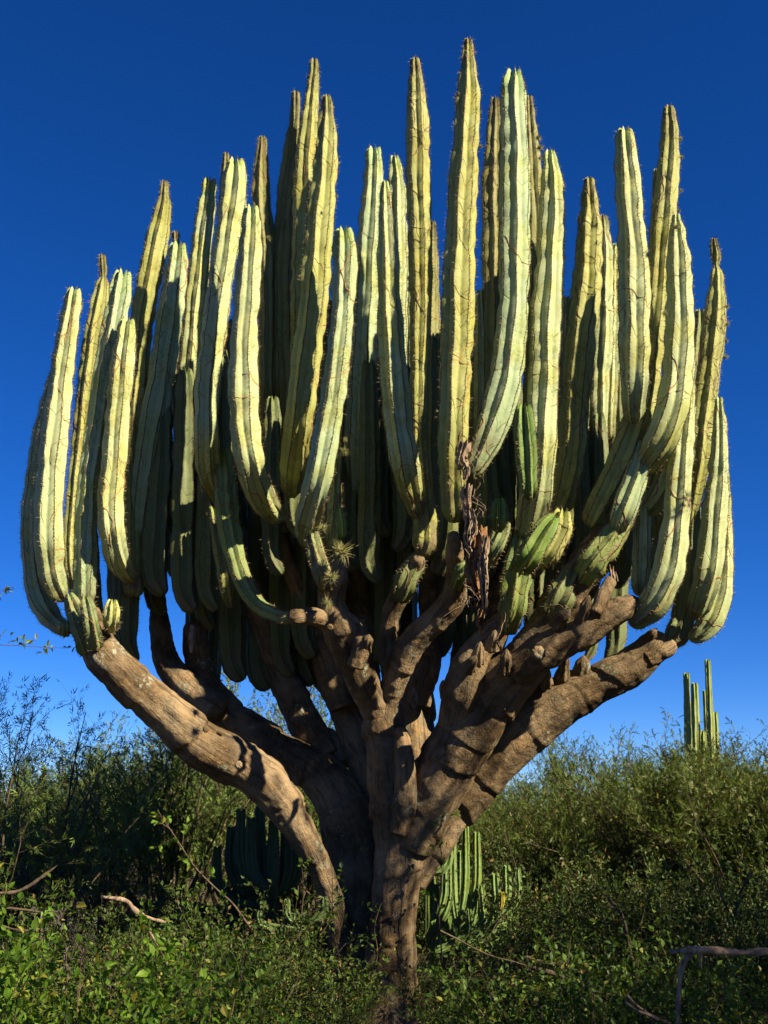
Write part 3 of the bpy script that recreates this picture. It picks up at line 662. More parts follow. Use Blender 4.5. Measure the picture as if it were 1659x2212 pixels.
S_([(1275, 1140, 28), (1303, 1090, 35), (1340, 1015, 37), (1372, 935, 36), (1394, 850, 29), (1408, 750, 27), (1418, 650, 28), (1428, 540, 28), (1437, 440, 27), (1445, 360, 25), (1447, 290, 20), (1445, 248, 15), (1445, 231, 10)], -.68, -.6, col=YEL, scar=26, dense=True, blunt=False)
S_([(1424, 640, 14), (1418, 450, 10), (1418, 368, 7)], -.3, col=OLIVE, hi=False)
S_([(1376, 1018, 15), (1395, 1000, 30), (1425, 955, 36), (1450, 890, 36), (1462, 820, 34), (1467, 740, 32), (1468, 650, 31), (1466, 570, 27), (1463, 510, 18), (1461, 465, 9)], -.85, -.7, col=PALE, scar=9)
S_([(1383, 1108, 12), (1408, 1092, 24), (1440, 1040, 30), (1462, 980, 29), (1478, 900, 24), (1486, 800, 16), (1488, 720, 10)], -.68, -.6, col=PALE, scar=6)
S_([(1333, 1148, 14), (1341, 1122, 27), (1360, 1070, 29), (1378, 1020, 26), (1390, 960, 18)], -.75, -.65, col=GLAUC, scar=2)
S_([(1383, 1288, 13), (1383, 1262, 20), (1385, 1200, 22), (1386, 1140, 21), (1388, 1060, 18), (1392, 980, 12)], -.62, -.6, col=PALE, scar=6)
S_([(1360, 1348, 12), (1378, 1337, 24), (1410, 1307, 34), (1438, 1255, 36), (1452, 1195, 35), (1462, 1115, 31), (1466, 1040, 29), (1474, 960, 26), (1482, 880, 20), (1488, 820, 12)], -.75, -.65, col=PALE, scar=8)
S_([(1488, 1145, 10), (1497, 1080, 20), (1508, 1000, 27), (1518, 920, 27), (1528, 830, 26), (1540, 740, 26), (1547, 660, 23), (1549, 600, 16), (1547, 575, 6), (1547, 553, 12), (1543, 530, 9), (1542, 516, 6)], -.35, -.3, col=YEL, scar=30, dense=True, blunt=False)
S_([(1488, 950, 22), (1504, 790, 20), (1511, 720, 17), (1512, 674, 12)], .1, col=DULL)
S_([(1500, 1335, 14), (1510, 1305, 28), (1526, 1250, 32), (1537, 1180, 31), (1545, 1100, 28), (1552, 1020, 22), (1555, 940, 17), (1553, 862, 9)], -.55, -.42, col=PALE, scar=6)
S_([(1488, 1380, 13), (1515, 1366, 25), (1540, 1330, 30), (1556, 1270, 28), (1564, 1180, 20), (1567, 1100, 14), (1566, 1020, 9)], -.4, -.38, col=PALE, scar=4)
S_([(1446, 1392, 18), (1463, 1368, 28), (1480, 1320, 28), (1488, 1230, 26), (1492, 1130, 23), (1497, 1040, 16)], -.28, -.36, col=DULL, scar=8)
# -- young green shoots
S_([(1145, 1078, 13), (1142, 1050, 21), (1138, 990, 26), (1134, 930, 25), (1132, 884, 19)], -1.05, -1.0, col=GREEN, scar=0, wave=.012, depth=.32, label='bright green young shoot', N=7)
S_([(1076, 1148, 14), (1079, 1120, 21), (1079, 1098, 20), (1079, 1082, 14)], -.95, -.9, col=GREEN, scar=0, wave=.01, depth=.34, label='stubby green young shoot', N=7)
S_([(1052, 1222, 14), (1068, 1185, 18), (1082, 1155, 18), (1090, 1132, 14)], -.8, -.7, col=DULL, scar=2)
S_([(1126, 1234, 14), (1140, 1210, 27), (1162, 1170, 29), (1184, 1136, 25), (1196, 1120, 15)], -.95, -.8, col=GREEN, scar=0, wave=.012, depth=.30, label='leaning green young shoot', N=7)
S_([(1098, 1365, 20), (1106, 1315, 32), (1115, 1250, 35), (1124, 1190, 30), (1130, 1155, 20)], -.62, -.5, col=(0.149, 0.205, 0.074), scar=14, dense=True)
S_([(1165, 1225, 14), (1185, 1195, 26), (1205, 1150, 28), (1215, 1110, 20)], -.65, -.6, col=YEL, scar=14, dense=True)
S_([(240, 1362, 12), (241, 1338, 18), (241, 1315, 18), (243, 1300, 12)], -.66, -.55, col=PALE, scar=4, label='short green stub on the left limb')
S_([(205, 1412, 34), (186, 1372, 30), (168, 1330, 24), (155, 1298, 16), (150, 1285, 9)], -.58, -.5, col=DULL, scar=6, N=7)
S_([(208, 1400, 20), (198, 1350, 18), (190, 1310, 16), (186, 1290, 10)], -.68, -.6, col=DULL, scar=3, N=7)
S_([(142, 1372, 12), (141, 1355, 13), (140, 1345, 9)], -.6, -.55, col=DULL, scar=2, label='small round bud at the fork')
S_([(628, 1336, 13), (600, 1330, 15), (562, 1310, 18), (532, 1270, 21), (512, 1215, 24), (498, 1150, 26), (488, 1070, 26), (480, 980, 22)], -.5, -.68, col=(0.186, 0.236, 0.087), scar=12, dense=True)
S_([(500, 1312, 9), (490, 1272, 17), (484, 1225, 17), (474, 1170, 16), (462, 1100, 14)], -.35, -.3, col=(0.211, 0.236, 0.087), scar=20, dense=True)
S_([(706, 1278, 14), (696, 1243, 20), (684, 1203, 21), (675, 1165, 18), (668, 1130, 12)], -.75, -.62, col=DULL, scar=26, dense=True)
S_([(716, 1195, 14), (719, 1150, 18), (722, 1090, 16), (726, 1020, 13), (732, 960, 9)], -.6, -.58, col=(0.236, 0.260, 0.099), scar=12, dense=True)
S_([(738, 1165, 10), (735, 1130, 14), (731, 1100, 9)], -.62, -.6, col=(0.186, 0.260, 0.074), scar=0)
S_([(866, 1300, 18), (875, 1262, 28), (893, 1225, 26), (908, 1198, 14)], -.56, -.5, col=(0.124, 0.149, 0.062), scar=8, dense=True)
S_([(985, 1270, 18), (998, 1235, 20), (1012, 1215, 10)], -.75, -.6, col=(0.149, 0.198, 0.062), scar=3)
S_([(1255, 1260, 26), (1280, 1215, 34), (1315, 1170, 34), (1345, 1128, 26), (1362, 1100, 14)], -.68, -.58, col=(0.186, 0.236, 0.081), scar=14, dense=True)
S_([(1195, 1345, 20), (1208, 1300, 32), (1225, 1262, 30), (1245, 1225, 22)], -.62, -.55, col=(0.136, 0.161, 0.068), scar=8, dense=True)
# -- rear rank; crown shade is partly put into its darkened stem colour
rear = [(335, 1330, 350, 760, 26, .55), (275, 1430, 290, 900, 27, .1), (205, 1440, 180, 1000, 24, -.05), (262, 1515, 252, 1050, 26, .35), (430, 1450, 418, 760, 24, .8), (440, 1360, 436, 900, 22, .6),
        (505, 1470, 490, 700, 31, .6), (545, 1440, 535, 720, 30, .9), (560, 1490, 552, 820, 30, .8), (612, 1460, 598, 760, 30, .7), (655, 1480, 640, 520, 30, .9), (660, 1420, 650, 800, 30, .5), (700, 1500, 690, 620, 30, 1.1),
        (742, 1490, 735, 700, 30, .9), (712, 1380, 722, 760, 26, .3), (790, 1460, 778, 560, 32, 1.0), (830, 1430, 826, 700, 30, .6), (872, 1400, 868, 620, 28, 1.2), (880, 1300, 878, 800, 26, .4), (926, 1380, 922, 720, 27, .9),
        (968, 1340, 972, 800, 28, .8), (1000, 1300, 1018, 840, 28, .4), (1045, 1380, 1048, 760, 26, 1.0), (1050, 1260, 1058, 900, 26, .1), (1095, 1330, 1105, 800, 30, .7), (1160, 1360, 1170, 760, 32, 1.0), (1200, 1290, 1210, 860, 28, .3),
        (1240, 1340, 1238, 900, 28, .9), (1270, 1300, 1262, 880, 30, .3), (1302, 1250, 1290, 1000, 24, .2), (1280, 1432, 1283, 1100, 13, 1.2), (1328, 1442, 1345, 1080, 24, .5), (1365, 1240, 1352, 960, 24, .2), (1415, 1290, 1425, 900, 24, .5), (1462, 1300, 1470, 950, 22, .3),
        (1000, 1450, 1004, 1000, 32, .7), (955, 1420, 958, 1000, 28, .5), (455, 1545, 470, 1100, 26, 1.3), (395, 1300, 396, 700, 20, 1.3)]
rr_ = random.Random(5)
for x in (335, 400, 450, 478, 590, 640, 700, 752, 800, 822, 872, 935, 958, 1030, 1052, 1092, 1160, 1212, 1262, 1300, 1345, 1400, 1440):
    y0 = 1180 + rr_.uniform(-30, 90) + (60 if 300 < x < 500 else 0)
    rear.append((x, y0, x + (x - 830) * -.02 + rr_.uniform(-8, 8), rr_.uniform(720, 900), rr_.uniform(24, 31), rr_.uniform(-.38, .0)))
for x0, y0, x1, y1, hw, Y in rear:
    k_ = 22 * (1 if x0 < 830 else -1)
    S_([(x0 + k_ * .9, y0, hw * .55), (x0, y0 - 34, hw * .9), (x0 * .9 + x1 * .1 - k_ * .15, y0 - 100, hw), ((x0 + x1) / 2, (y0 + y1) / 2, hw), (x1, y1 + 60, hw * .85), (x1, y1, hw * .6)], Y, col=SHADED_GREEN, hi=False, scar=3, sp=.035)

# dead stem hanging in rags
def rag(parent, x, y0, y1, Y, wpx, seed, m, name='rag', label=None):
    rng = np.random.default_rng(seed); n = 40; m_ = 9; V = np.zeros((n, m_, 3)); t = np.linspace(0, 1, n); j = np.linspace(-1, 1, m_)
    for i in range(n):
        yy = y0 + (y1 - y0) * t[i]; xx = x + 5 * sin(t[i] * 7 + seed) + 8 * n1(np.array([t[i] * 4]), seed)[0]
        c = at(xx, yy, warp(Y)); w_ = px2m(c, wpx) * (1 - .7 * t[i] ** 3) * (.7 + .5 * abs(n1(np.array([t[i] * 6]), seed + 1)[0]))
        tw = 1.4 * n1(np.array([t[i] * 2.5]), seed + 2)[0]
        V[i] = c + np.stack([j * w_ * cos(tw), j * w_ * sin(tw) - .03 * (1 - j ** 2) * (1 + np.sin(j * 9)), .01 * np.sin(j * 8 + t[i] * 20)], 1)
    V += vnoise(V * 30, seed)[..., None] * np.array([.006, .012, .004])
    F = grid_faces(n, m_, False); F = F[rng.random(len(F)) > .10 * (F[:, 0] / (n * m_)) * 2]
    back = V.copy(); back[..., 1] += .008
    V2 = np.concatenate([V.reshape(-1, 3), back.reshape(-1, 3)]); F2 = np.concatenate([F, F[:, ::-1] + n * m_])
    return link(name, make_mesh(name, V2, F2, m, True), parent, None, None, label)
R0 = rag(G, 1028, 1140, 1318, -1.02, 24, 1, M_RED, 'dead_stem', 'shredded orange dead stem hanging in rags')
rag(R0, 1044, 1160, 1335, -1.06, 13, 2, M_DEAD); rag(R0, 1018, 1180, 1310, -1.0, 7, 3, M_RED); rag(R0, 1012, 1050, 1180, -1.0, 14, 4, M_DEAD)
rag(R0, 1020, 1100, 1200, -1.08, 9, 5, M_DEAD); rag(R0, 1036, 1290, 1370, -1.02, 4, 6, M_RED); rag(R0, 1080, 1325, 1410, -.9, 5, 7, M_DEAD); rag(R0, 1002, 955, 1040, -1.1, 18, 8, M_DEAD)
rng0 = np.random.default_rng(4); fb = []
for i in range(60):
    x, y = rng0.uniform(995, 1045), rng0.uniform(960, 1330); p = at(x, y, warp(-1.05) + rng0.uniform(-.05, .05)); L = rng0.uniform(.03, .12)
    q = p + np.array([rng0.normal(0, .5), rng0.normal(0, .3), -.8]) * L; mdl = (p + q) / 2 + rng0.normal(0, .012, 3)
    fb.append((np.array([p, mdl, q]), np.array([.003, .002, .001])))
link('fibres', tubes_mesh(fb, 'fibres', M_DEAD, 3), R0, None, 'stuff')
# pale dead splinters in the gloom
for i, (x, y0, y1, Y) in enumerate([(415, 1348, 1410, -.05), (957, 1468, 1510, -.35), (895, 1485, 1530, .05)]):
    me = limb_mesh([(x - 1, y1, 4), (x, (y0 + y1) / 2, 9), (x, y0, 5)], [Y] * 3, 90 + i, 14, 4, name='dead_flake', ridge=.1, m=M_DEAD)
    link('dead_flake', me, G, None, None, 'pale dry flake of dead wood')

# ball moss tufts growing on the stems
moss_me = []
for sd in range(3):
    rng = np.random.default_rng(sd); ln = []
    for i in range(150):
        d = unit(rng.normal(0, 1, 3) + np.array([0, -.2, .15])); L = rng.uniform(.5, 1.0); b = rng.normal(0, .45, 3)
        t = np.linspace(0, 1, 4)[:, None]; ln.append((d * L * t + b * t ** 2 * L * .6, np.array([.034, .028, .018, .006])))
    moss_me.append(tubes_mesh(ln, 'tuft', M_MOSS, 3))
moss = [(738, 1192, 30, -.85, 'large ball moss tuft on the central limb below the scarred stem'), (716, 1248, 20, -.88, 'ball moss tuft in the middle of the central limb'), (707, 1304, 16, -.9, 'lowest ball moss tuft on the central limb, by the side limb'),
        (743, 975, 12, -1.0, 'dry ball moss tuft on the edge of the tall blunt stem'), (746, 950, 8, -1.0, 'tiny dry moss tuft above another on the blunt stem edge'), (696, 1140, 14, -.9, 'small ball moss tuft at the foot of the blunt stem'),
        (1162, 297, 11, -.5, 'ball moss tuft near the top of the thin stem right of centre'), (1166, 318, 12, -.5, 'thick ball moss tuft under the upper one, right of centre'), (1167, 340, 8, -.5, 'lowest of three moss tufts on the thin stem right of centre'),
        (1037, 242, 6, -1.0, 'tiny moss tuft high on the tallest stem'), (1038, 316, 7, -1.0, 'moss tuft on the tallest stem, below the tiny one'),
        (1471, 300, 7, -.85, 'moss tuft nearest the tip of the leaning right stem'), (1472, 340, 7, -.85, 'second moss tuft down the leaning right stem'), (1472, 412, 6, -.85, 'third moss tuft down the leaning right stem'), (1466, 455, 6, -.85, 'lowest moss tuft on the leaning right stem'),
        (1461, 490, 12, -1.05, 'grey moss patch where the two right stems cross'), (1571, 662, 8, -.5, 'uppermost moss tuft on the far right stem edge'), (1571, 700, 9, -.5, 'second moss tuft on the far right stem edge'), (1569, 736, 7, -.5, 'third moss tuft on the far right stem edge'), (1567, 770, 9, -.5, 'lowest moss tuft on the far right stem edge'),
        (1436, 676, 10, -1.0, 'moss tuft on the wide pale stem at right'), (1180, 1310, 10, -.95, 'wispy moss tuft on the thick right limb'), (175, 1306, 8, -.85, 'tiny green tuft under the left stems'), (580, 515, 8, -.05, 'dark moss tuft on the thin shaded stem left of centre'),
        (727, 423, 6, -.9, 'tiny moss tuft on the right edge of the tall yellow stem'), (955, 1345, 9, -.75, 'small tuft on the middle limb')]
for i, (x, y, r_, Y, lab) in enumerate(moss):
    c = at(x, y, warp(Y)); t = thing('ball_moss', lab, 'moss', c, 'ball moss tufts on the cactus'); k_ = px2m(c, r_); t.scale = (k_,) * 3; t.rotation_euler = (i * .7, i * 1.3, i * 2.1)
    link('tuft', moss_me[i % 3], t)

# ============================================================ OTHER CACTI
def cactus(label, stems, Y, col, base, N=7, group=None, special=None, name='columnar_cactus', sp=.05):
    b = at(base[0], base[1], Y); b[2] = 0
    t = thing(name, label, 'cactus', b, group)
    for i, p in enumerate(stems):
        dy = p[1] if isinstance(p, tuple) else 0; pp = p[0] if isinstance(p, tuple) else p
        c = col; lb = None
        if special and i in special: c, lb = special[i]
        add_stem(t, pp, Y + dy, None, col=c, N=N, hi=False, scar=0, spines=(sp > 0), sp=sp, origin=b, label=lb, wave=.02, depth=.28)
    return t
def jst(x0, y0, x1, y1, hw, dy=0, bend=.5):
    return ([(x0, y0, hw * .55), (x0 + (x1 - x0) * bend, y0 - abs(y0 - y1) * .12, hw * .9), (x1, y0 - abs(y0 - y1) * .42, hw), (x1, y1, hw * .8)], dy)
# dark one behind the left limb
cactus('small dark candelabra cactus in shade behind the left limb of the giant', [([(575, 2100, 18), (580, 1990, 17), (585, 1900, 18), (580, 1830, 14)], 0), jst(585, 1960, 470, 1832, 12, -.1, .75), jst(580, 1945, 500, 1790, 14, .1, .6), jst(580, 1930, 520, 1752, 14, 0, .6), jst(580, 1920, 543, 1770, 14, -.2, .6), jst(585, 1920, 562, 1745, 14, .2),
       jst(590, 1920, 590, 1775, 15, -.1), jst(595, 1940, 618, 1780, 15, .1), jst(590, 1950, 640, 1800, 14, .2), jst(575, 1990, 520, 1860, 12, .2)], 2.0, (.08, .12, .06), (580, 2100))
cactus('low green cactus sprawling in the brush left of the giant trunk', [jst(660, 2010, 560, 1970, 10, 0, .6), jst(670, 1990, 700, 1940, 11, .1), jst(665, 2005, 620, 1945, 9, .15), jst(665, 2010, 640, 1975, 10, -.1)], -.2, (.09, .14, .05), (665, 2120))
rr = np.random.default_rng(12); cl = []
for i in range(26):
    x1 = 925 + 200 * rr.random(); y1 = 1770 + (x1 - 925) * .55 + rr.uniform(0, 170); x0 = 930 + (x1 - 925) * .15 + rr.uniform(-14, 14)
    cl.append(jst(x0, min(2060, y1 + rr.uniform(60, 190)), x1 + rr.uniform(-12, 22), y1, rr.uniform(7.5, 12.5), rr.uniform(-.5, .5), rr.uniform(.2, .9)))
for (a, b) in [((985, 2010), (1005, 1785)), ((990, 2010), (978, 1770)), ((1000, 1990), (1030, 1800)), ((945, 1980), (962, 1850)), ((955, 1990), (975, 1858)), ((1060, 1990), (1095, 1872)), ((1085, 1990), (1118, 1878))]:
    cl.append(jst(*a, *b, 10.5, -.3, .4))
cl.append(jst(1080, 1970, 1085, 1928, 6, -.7, .5))
cl.append(([(945, 2120, 22), (950, 2040, 20), (965, 1980, 16)], 0))
cactus('sunlit clump of short green cactus stems right of the giant trunk', cl, 1.4, (.14, .22, .07), (960, 2150), special={len(cl) - 2: ((.42, .34, .03), 'withered yellow stem')})
FAR = 22.0
cactus('distant pair of tall slim cacti above the right thorn bushes', [([(x, 1900, hw), (x + dx * .3, 1750, hw), (x + dx * .6, 1600, hw), (x + dx, y, hw * .85)], d) for x, dx, y, hw, d in ((1492, -9, 1456, 8.5, 0), (1508, -8, 1478, 9.5, .6), (1500, -3, 1520, 8, 1.0), (1546, -17, 1427, 8.5, -.5), (1535, -12, 1493, 7, 1.2), (1550, -6, 1540, 8, .3), (1518, 0, 1580, 8, 0))], FAR, (.22, .27, .10), (1515, 1900), sp=0)
cactus('single far columnar cactus seen right of the giant trunk', [([(1040, 1850, 8), (1042, 1760, 8), (1044, 1700, 7)], 0), ([(1060, 1850, 6), (1062, 1790, 6), (1064, 1745, 5)], 0)], 9.0, (.23, .26, .12), (1042, 1860), sp=0)
cactus('distant grey-green many-armed cactus on the left skyline', [jst(210 + i * 2, 1800, 175 + i * 10, 1712 + (i * 37 % 23), 4.2, .3 * (i % 3), .6) for i in range(8)], 14.0, (.18, .22, .10), (212, 1830), sp=0)
cactus('slim far cactus among the feathery branches at far left', [([(90, 1800, 6), (92, 1720, 6), (96, 1660, 5)], 0)], 12.0, (.23, .26, .12), (90, 1830), sp=0)

# prickly pear in the shade at left
def pad_mesh():
    n, m_ = 20, 9; V = []
    for i in range(m_):
        ph = -pi / 2 + pi * i / (m_ - 1)
        for j in range(n):
            th = 2 * pi * j / n; rx = .42 * cos(ph) * (1 + .12 * sin(ph)); V.append((rx * cos(th), .085 * cos(ph) ** .7 * sin(th) if cos(ph) > 0 else 0, .5 + .5 * sin(ph)))
    return make_mesh('pad', np.array(V), grid_faces(m_, n), M_PAD, True)
PADM = pad_mesh()
for gi, (bx, Y, cnt, lab) in enumerate([(120, 2.2, 34, 'broad dark prickly pear in deep shade at far left'), (300, 2.6, 30, 'dark prickly pear in shade left of the crooked dead branch')]):
    b = at(bx, 2060, Y); b[2] = 0; t = thing('prickly_pear', lab, 'cactus', b); rng = np.random.default_rng(gi + 3)
    nodes = [(np.array([rng.uniform(-.8, .8), rng.uniform(-.4, .4), 0.0]), 0.0) for _ in range(7)]
    for i in range(cnt):
        p, a0 = nodes[rng.integers(0, len(nodes)) if i > 7 else i % 7]; a = a0 * .5 + rng.normal(0, .5); s_ = rng.uniform(.28, .38)
        o = link('pad', PADM, t); o.location = p; o.rotation_euler = (rng.normal(0, .25), a, rng.uniform(-.9, .9)); o.scale = (s_,) * 3
        q = p + np.array([sin(a), 0, cos(a)]) * s_ * .92
        if q[2] < 1.25: nodes.append((q, a))

# ============================================================ TREES AND SHRUBS
def gp(x, Y, z=0.0):
    """ground point at depth Y under photo column x"""
    p = at(x, 1741, Y); return (float(p[0]), float(Y), z)
# fine-leaved thorn trees
ac1 = ((21, 2.6, 2.3, 46, 22, .55, 3, .035, .030), dict(low=.22, flat=.8, up=.9))
ac2 = ((22, 2.9, 1.7, 32, 20, .55, 3, .040, .030), dict(low=.25, flat=.6, up=.6))
for i, (x, Y, rz, sc, lab) in enumerate([
        (1440, 3.4, .3, .86, 'large fine-leaved thorn bush right of the giant cactus'),
        (1640, 2.6, 2.2, .86, 'olive thorn bush cut by the right edge of the picture'),
        (1290, 4.4, 4.0, .74, 'lower thorn bush just right of the gap of sky'),
        (1540, 6.5, 1.1, .90, 'thorn bush under the distant slim cacti'),
        (1180, 7.5, 5.1, .68, 'small far thorn bush in the gap beside the trunk')]):
    build_shrub('ac1', lab, 'thorn_bush', 'bush', gp(x, Y), rz, FROND, M_ACACIA, .072, ac1, 'thorn bushes on the right', sc)
for i, (x, Y, rz, sc, lab) in enumerate([
        (380, 4.0, .5, .98, 'tall feathery acacia rising under the left limb of the giant'),
        (245, 5.5, 2.6, .84, 'acacia with drooping sprays left of the tall one'),
        (520, 6.0, 3.9, .98, 'acacia behind the dark candelabra cactus'),
        (650, 8.0, 1.9, 1.25, 'far acacia seen through the gap between the limbs'),
        (760, 6.5, 5.2, 1.0, 'acacia hidden low behind the giant trunk'),
        (120, 7.0, 4.4, .78, 'acacia on the left skyline by the distant cactus'),
        (1010, 8.0, 2.2, .78, 'small acacia behind the sunlit cactus clump'),
        (20, 5.0, 3.1, .74, 'low acacia at the left edge behind the feathery tree')]):
    build_shrub('ac2', lab, 'acacia_tree', 'tree', gp(x, Y), rz, FROND, M_MESQ, .072, ac2, 'acacias behind the giant cactus', sc)
# feathery tree at far left with long leaflets
fe = ((31, 3.0, 1.5, 17, 13, .62, 3, .055, .024), dict(low=.3, flat=.5, up=.35))
build_shrub('fe', 'open feathery tree with long thin leaflets at the far left', 'mesquite_tree', 'tree', gp(-20, .6), .8, BLADES, M_MESQ, .095, fe, scale=.90)
build_shrub('fe2', 'smaller feathery tree beyond the far left one', 'mesquite_tree', 'tree', gp(110, 2.0), 2.8, BLADES, M_MESQ, .085, ((32, 2.6, 1.2, 14, 12, .55, 3, .085, .025), dict(low=.3, flat=.5, up=.35)))
# thickets
sh = {'a': ((41, 1.15, .95, 30, 12, .30, 2, .026, .010), dict(low=.15, up=.4)), 'b': ((42, 1.0, .85, 28, 12, .28, 2, .026, .010), dict(low=.12, up=.4)),
      'c': ((43, 1.5, 1.1, 36, 14, .34, 3, .028, .012), dict(low=.15, up=.3)), 'd': ((44, 1.3, 1.2, 34, 14, .34, 3, .028, .012), dict(low=.1, up=.3))}
front = [  # x, Y, key, scale, rz, label, mat, leaf, singles
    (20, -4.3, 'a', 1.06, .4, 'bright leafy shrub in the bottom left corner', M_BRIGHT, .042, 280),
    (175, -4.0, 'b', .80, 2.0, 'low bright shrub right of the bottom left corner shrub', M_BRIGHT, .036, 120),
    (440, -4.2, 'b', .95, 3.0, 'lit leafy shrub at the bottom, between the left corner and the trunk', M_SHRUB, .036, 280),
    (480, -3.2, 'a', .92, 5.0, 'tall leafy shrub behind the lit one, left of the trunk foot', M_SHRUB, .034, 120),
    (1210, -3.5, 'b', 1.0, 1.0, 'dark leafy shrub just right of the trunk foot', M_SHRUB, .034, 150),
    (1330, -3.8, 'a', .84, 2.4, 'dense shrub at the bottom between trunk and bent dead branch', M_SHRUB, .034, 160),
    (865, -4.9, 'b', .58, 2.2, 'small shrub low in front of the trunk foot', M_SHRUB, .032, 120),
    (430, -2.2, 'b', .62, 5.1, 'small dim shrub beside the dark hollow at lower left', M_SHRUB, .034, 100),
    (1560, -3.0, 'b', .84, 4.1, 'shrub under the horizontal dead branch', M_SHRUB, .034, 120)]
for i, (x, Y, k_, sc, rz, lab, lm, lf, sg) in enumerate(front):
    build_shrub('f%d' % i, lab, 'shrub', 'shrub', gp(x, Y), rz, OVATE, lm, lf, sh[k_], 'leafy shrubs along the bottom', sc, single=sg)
mid = [(430, -1.6, 'c', .52, .3, 'dull shrub behind the crooked dead branch'), (540, -1.2, 'd', .80, 1.7, 'twiggy shrub below the low green cactus'), (130, -.8, 'd', .72, 3.3, 'dull shrub behind the bottom left shrub'),
       (300, .6, 'c', .62, 4.6, 'dark shrub in front of the prickly pears'), (690, .5, 'c', .52, 2.2, 'shrub crowding the left foot of the giant'), (1150, -.9, 'd', .60, 5.5, 'shrub crowding the right foot of the giant'),
       (1200, -.3, 'c', .56, .9, 'shrub below the sunlit cactus clump'), (1280, .9, 'd', .92, 2.9, 'tall dark shrub right of the sunlit cactus clump'), (1400, -.4, 'c', .80, 4.0, 'dense shrub behind the horizontal dead branch'),
       (1560, .5, 'd', .98, 5.8, 'wide shrub below the edge thorn bush'), (1680, -1.4, 'c', .66, 1.4, 'shrub leaving the picture at the right edge'), (1330, -2.0, 'd', .62, 2.0, 'tangled low shrub left of the bent dead branch'),
       (480, 1.6, 'd', .7, 3.6, 'dark shrub below the shaded candelabra cactus'), (-40, 1.0, 'c', .8, 5.0, 'shrub at the left edge under the feathery tree'), (880, 2.6, 'c', .8, .2, 'shrub hidden behind the trunk'), (1120, 2.8, 'd', .95, 2.5, 'shrub filling the gap right of the cactus clump'),
       (735, -1.3, 'c', .36, 3.9, 'small dim shrub against the left side of the trunk foot'), (955, -1.2, 'c', .38, 1.1, 'small shrub against the right side of the trunk foot'), (650, -3.0, 'd', .52, .8, 'low leafy shrub in the bottom centre, left of the trunk')]
for i, (x, Y, k_, sc, rz, lab) in enumerate(mid):
    build_shrub('m' + k_, lab, 'shrub', 'shrub', gp(x, Y), rz, KITE, M_DARKSHRUB, .045, sh[k_], 'shrubs of the middle thicket', sc)
# trees standing to the right of the view, whose shade falls over the low brush
for i, (x, y, rz, sc, lab) in enumerate([(4.9, -8.4, .5, 2.0, 'tall acacia standing near, to the right of the view'), (6.1, -4.5, 2.9, 2.0, 'broad acacia beyond the near one at the right'), (9.0, -2.0, 4.1, 2.0, 'acacia farthest out to the right of the view')]):
    build_shrub('ac2', lab, 'acacia_tree', 'tree', (x, y, 0), rz, FROND, M_MESQ, .075, ac2, 'acacias beside the viewpoint', sc)
# far brush closing the horizon
ORD = 'first second third fourth fifth sixth seventh eighth ninth tenth eleventh twelfth thirteenth fourteenth fifteenth sixteenth'.split()
for i in range(16):
    x = -500 + i * 175; Y = 13 + (i * 7 % 5) * 2.2
    build_shrub('ac1' if i % 2 else 'ac2', ('low green' if i % 2 else 'taller feathery') + ' thorn tree of the far brush, ' + ORD[i] + ' from the left along the horizon', 'thorn_tree', 'tree', gp(x, Y), i * 1.7, FROND, M_ACACIA if i % 2 else M_MESQ, .075, ac1 if i % 2 else ac2, 'far brush on the horizon', .95 + .1 * (i % 3))

# ---- shoots, herbs, dead wood
def curve_pts(pts, Y, n=24, wob=.0, seed=0, origin=None):
    P = [at(x, y, Y if np.isscalar(Y) else Y[i]) for i, (x, y) in enumerate(pts)]
    Q, r, u = spline(P, [1] * len(P), max(.01, .02)); Q = Q + np.stack([n1(u * 9, seed), n1(u * 9, seed + 1), n1(u * 9, seed + 2)], 1) * wob
    return Q, u
def shoot(name, label, cat, pts, Y, r0, lsize, lmat, tpl, step, leaf_from=.0, seed=0, sides=5, group=None, spread=1.0):
    Q, u = curve_pts(pts, Y, wob=.006, seed=seed); b = Q[0].copy(); Q = Q - b
    t = thing(name, label, cat, b, group); rng = np.random.default_rng(seed)
    lines = [(Q, np.linspace(r0, r0 * .3, len(Q)))]; LP, LD = [], []; T = np.gradient(Q, axis=0)
    for s_ in np.arange(u[-1] * leaf_from, u[-1], step * 3):
        k_ = min(len(Q) - 1, int(s_ / u[-1] * (len(Q) - 1))); d = unit(unit(T[k_]) * .6 + rng.normal(0, .7, 3)); L = rng.uniform(.05, .2) * spread
        q = Q[k_] + d * L * np.linspace(0, 1, 4)[:, None] + rng.normal(0, .01, (4, 3)); lines.append((q, np.array([r0 * .3, r0 * .25, r0 * .2, r0 * .15])))
        for v in q[1:]:
            for _ in range(2): LP.append(v); LD.append(d * .5 + rng.normal(0, .7, 3))
    link('stem', tubes_mesh(lines, 'stem', M_TWIG, sides), t)
    for p, d in zip(LP, LD): pass
    LP, LD = np.array(LP), np.array(LD); S = lsize * rng.uniform(.6, 1.2, len(LP)); n = len(LP)
    X, Yv, Z = leaf_frames(LD, rng); from mathutils import Matrix
    me = [make_mesh('leaf', tpl[0], tpl[1], lmat, False, {'tone': np.full(len(tpl[0]), q)}) for q in (.15, .5, .8)]
    for i in range(min(n, 140)):
        mm = Matrix(np.stack([X[i], Yv[i], Z[i]], 1).tolist()).to_4x4() @ Matrix.Diagonal((S[i], S[i], S[i], 1)); mm.translation = LP[i]
        o = link('leaf', me[i % 3], t); o.matrix_local = mm
    return t
shoot('leafy_shoot', 'long arching shoot with bright leaves rising left of the giant', 'plant', [(545, 2010), (500, 1950), (450, 1905), (415, 1865), (380, 1810), (340, 1750)], -1.0, .008, .05, M_BRIGHT, OVATE, .02, .45, 3)
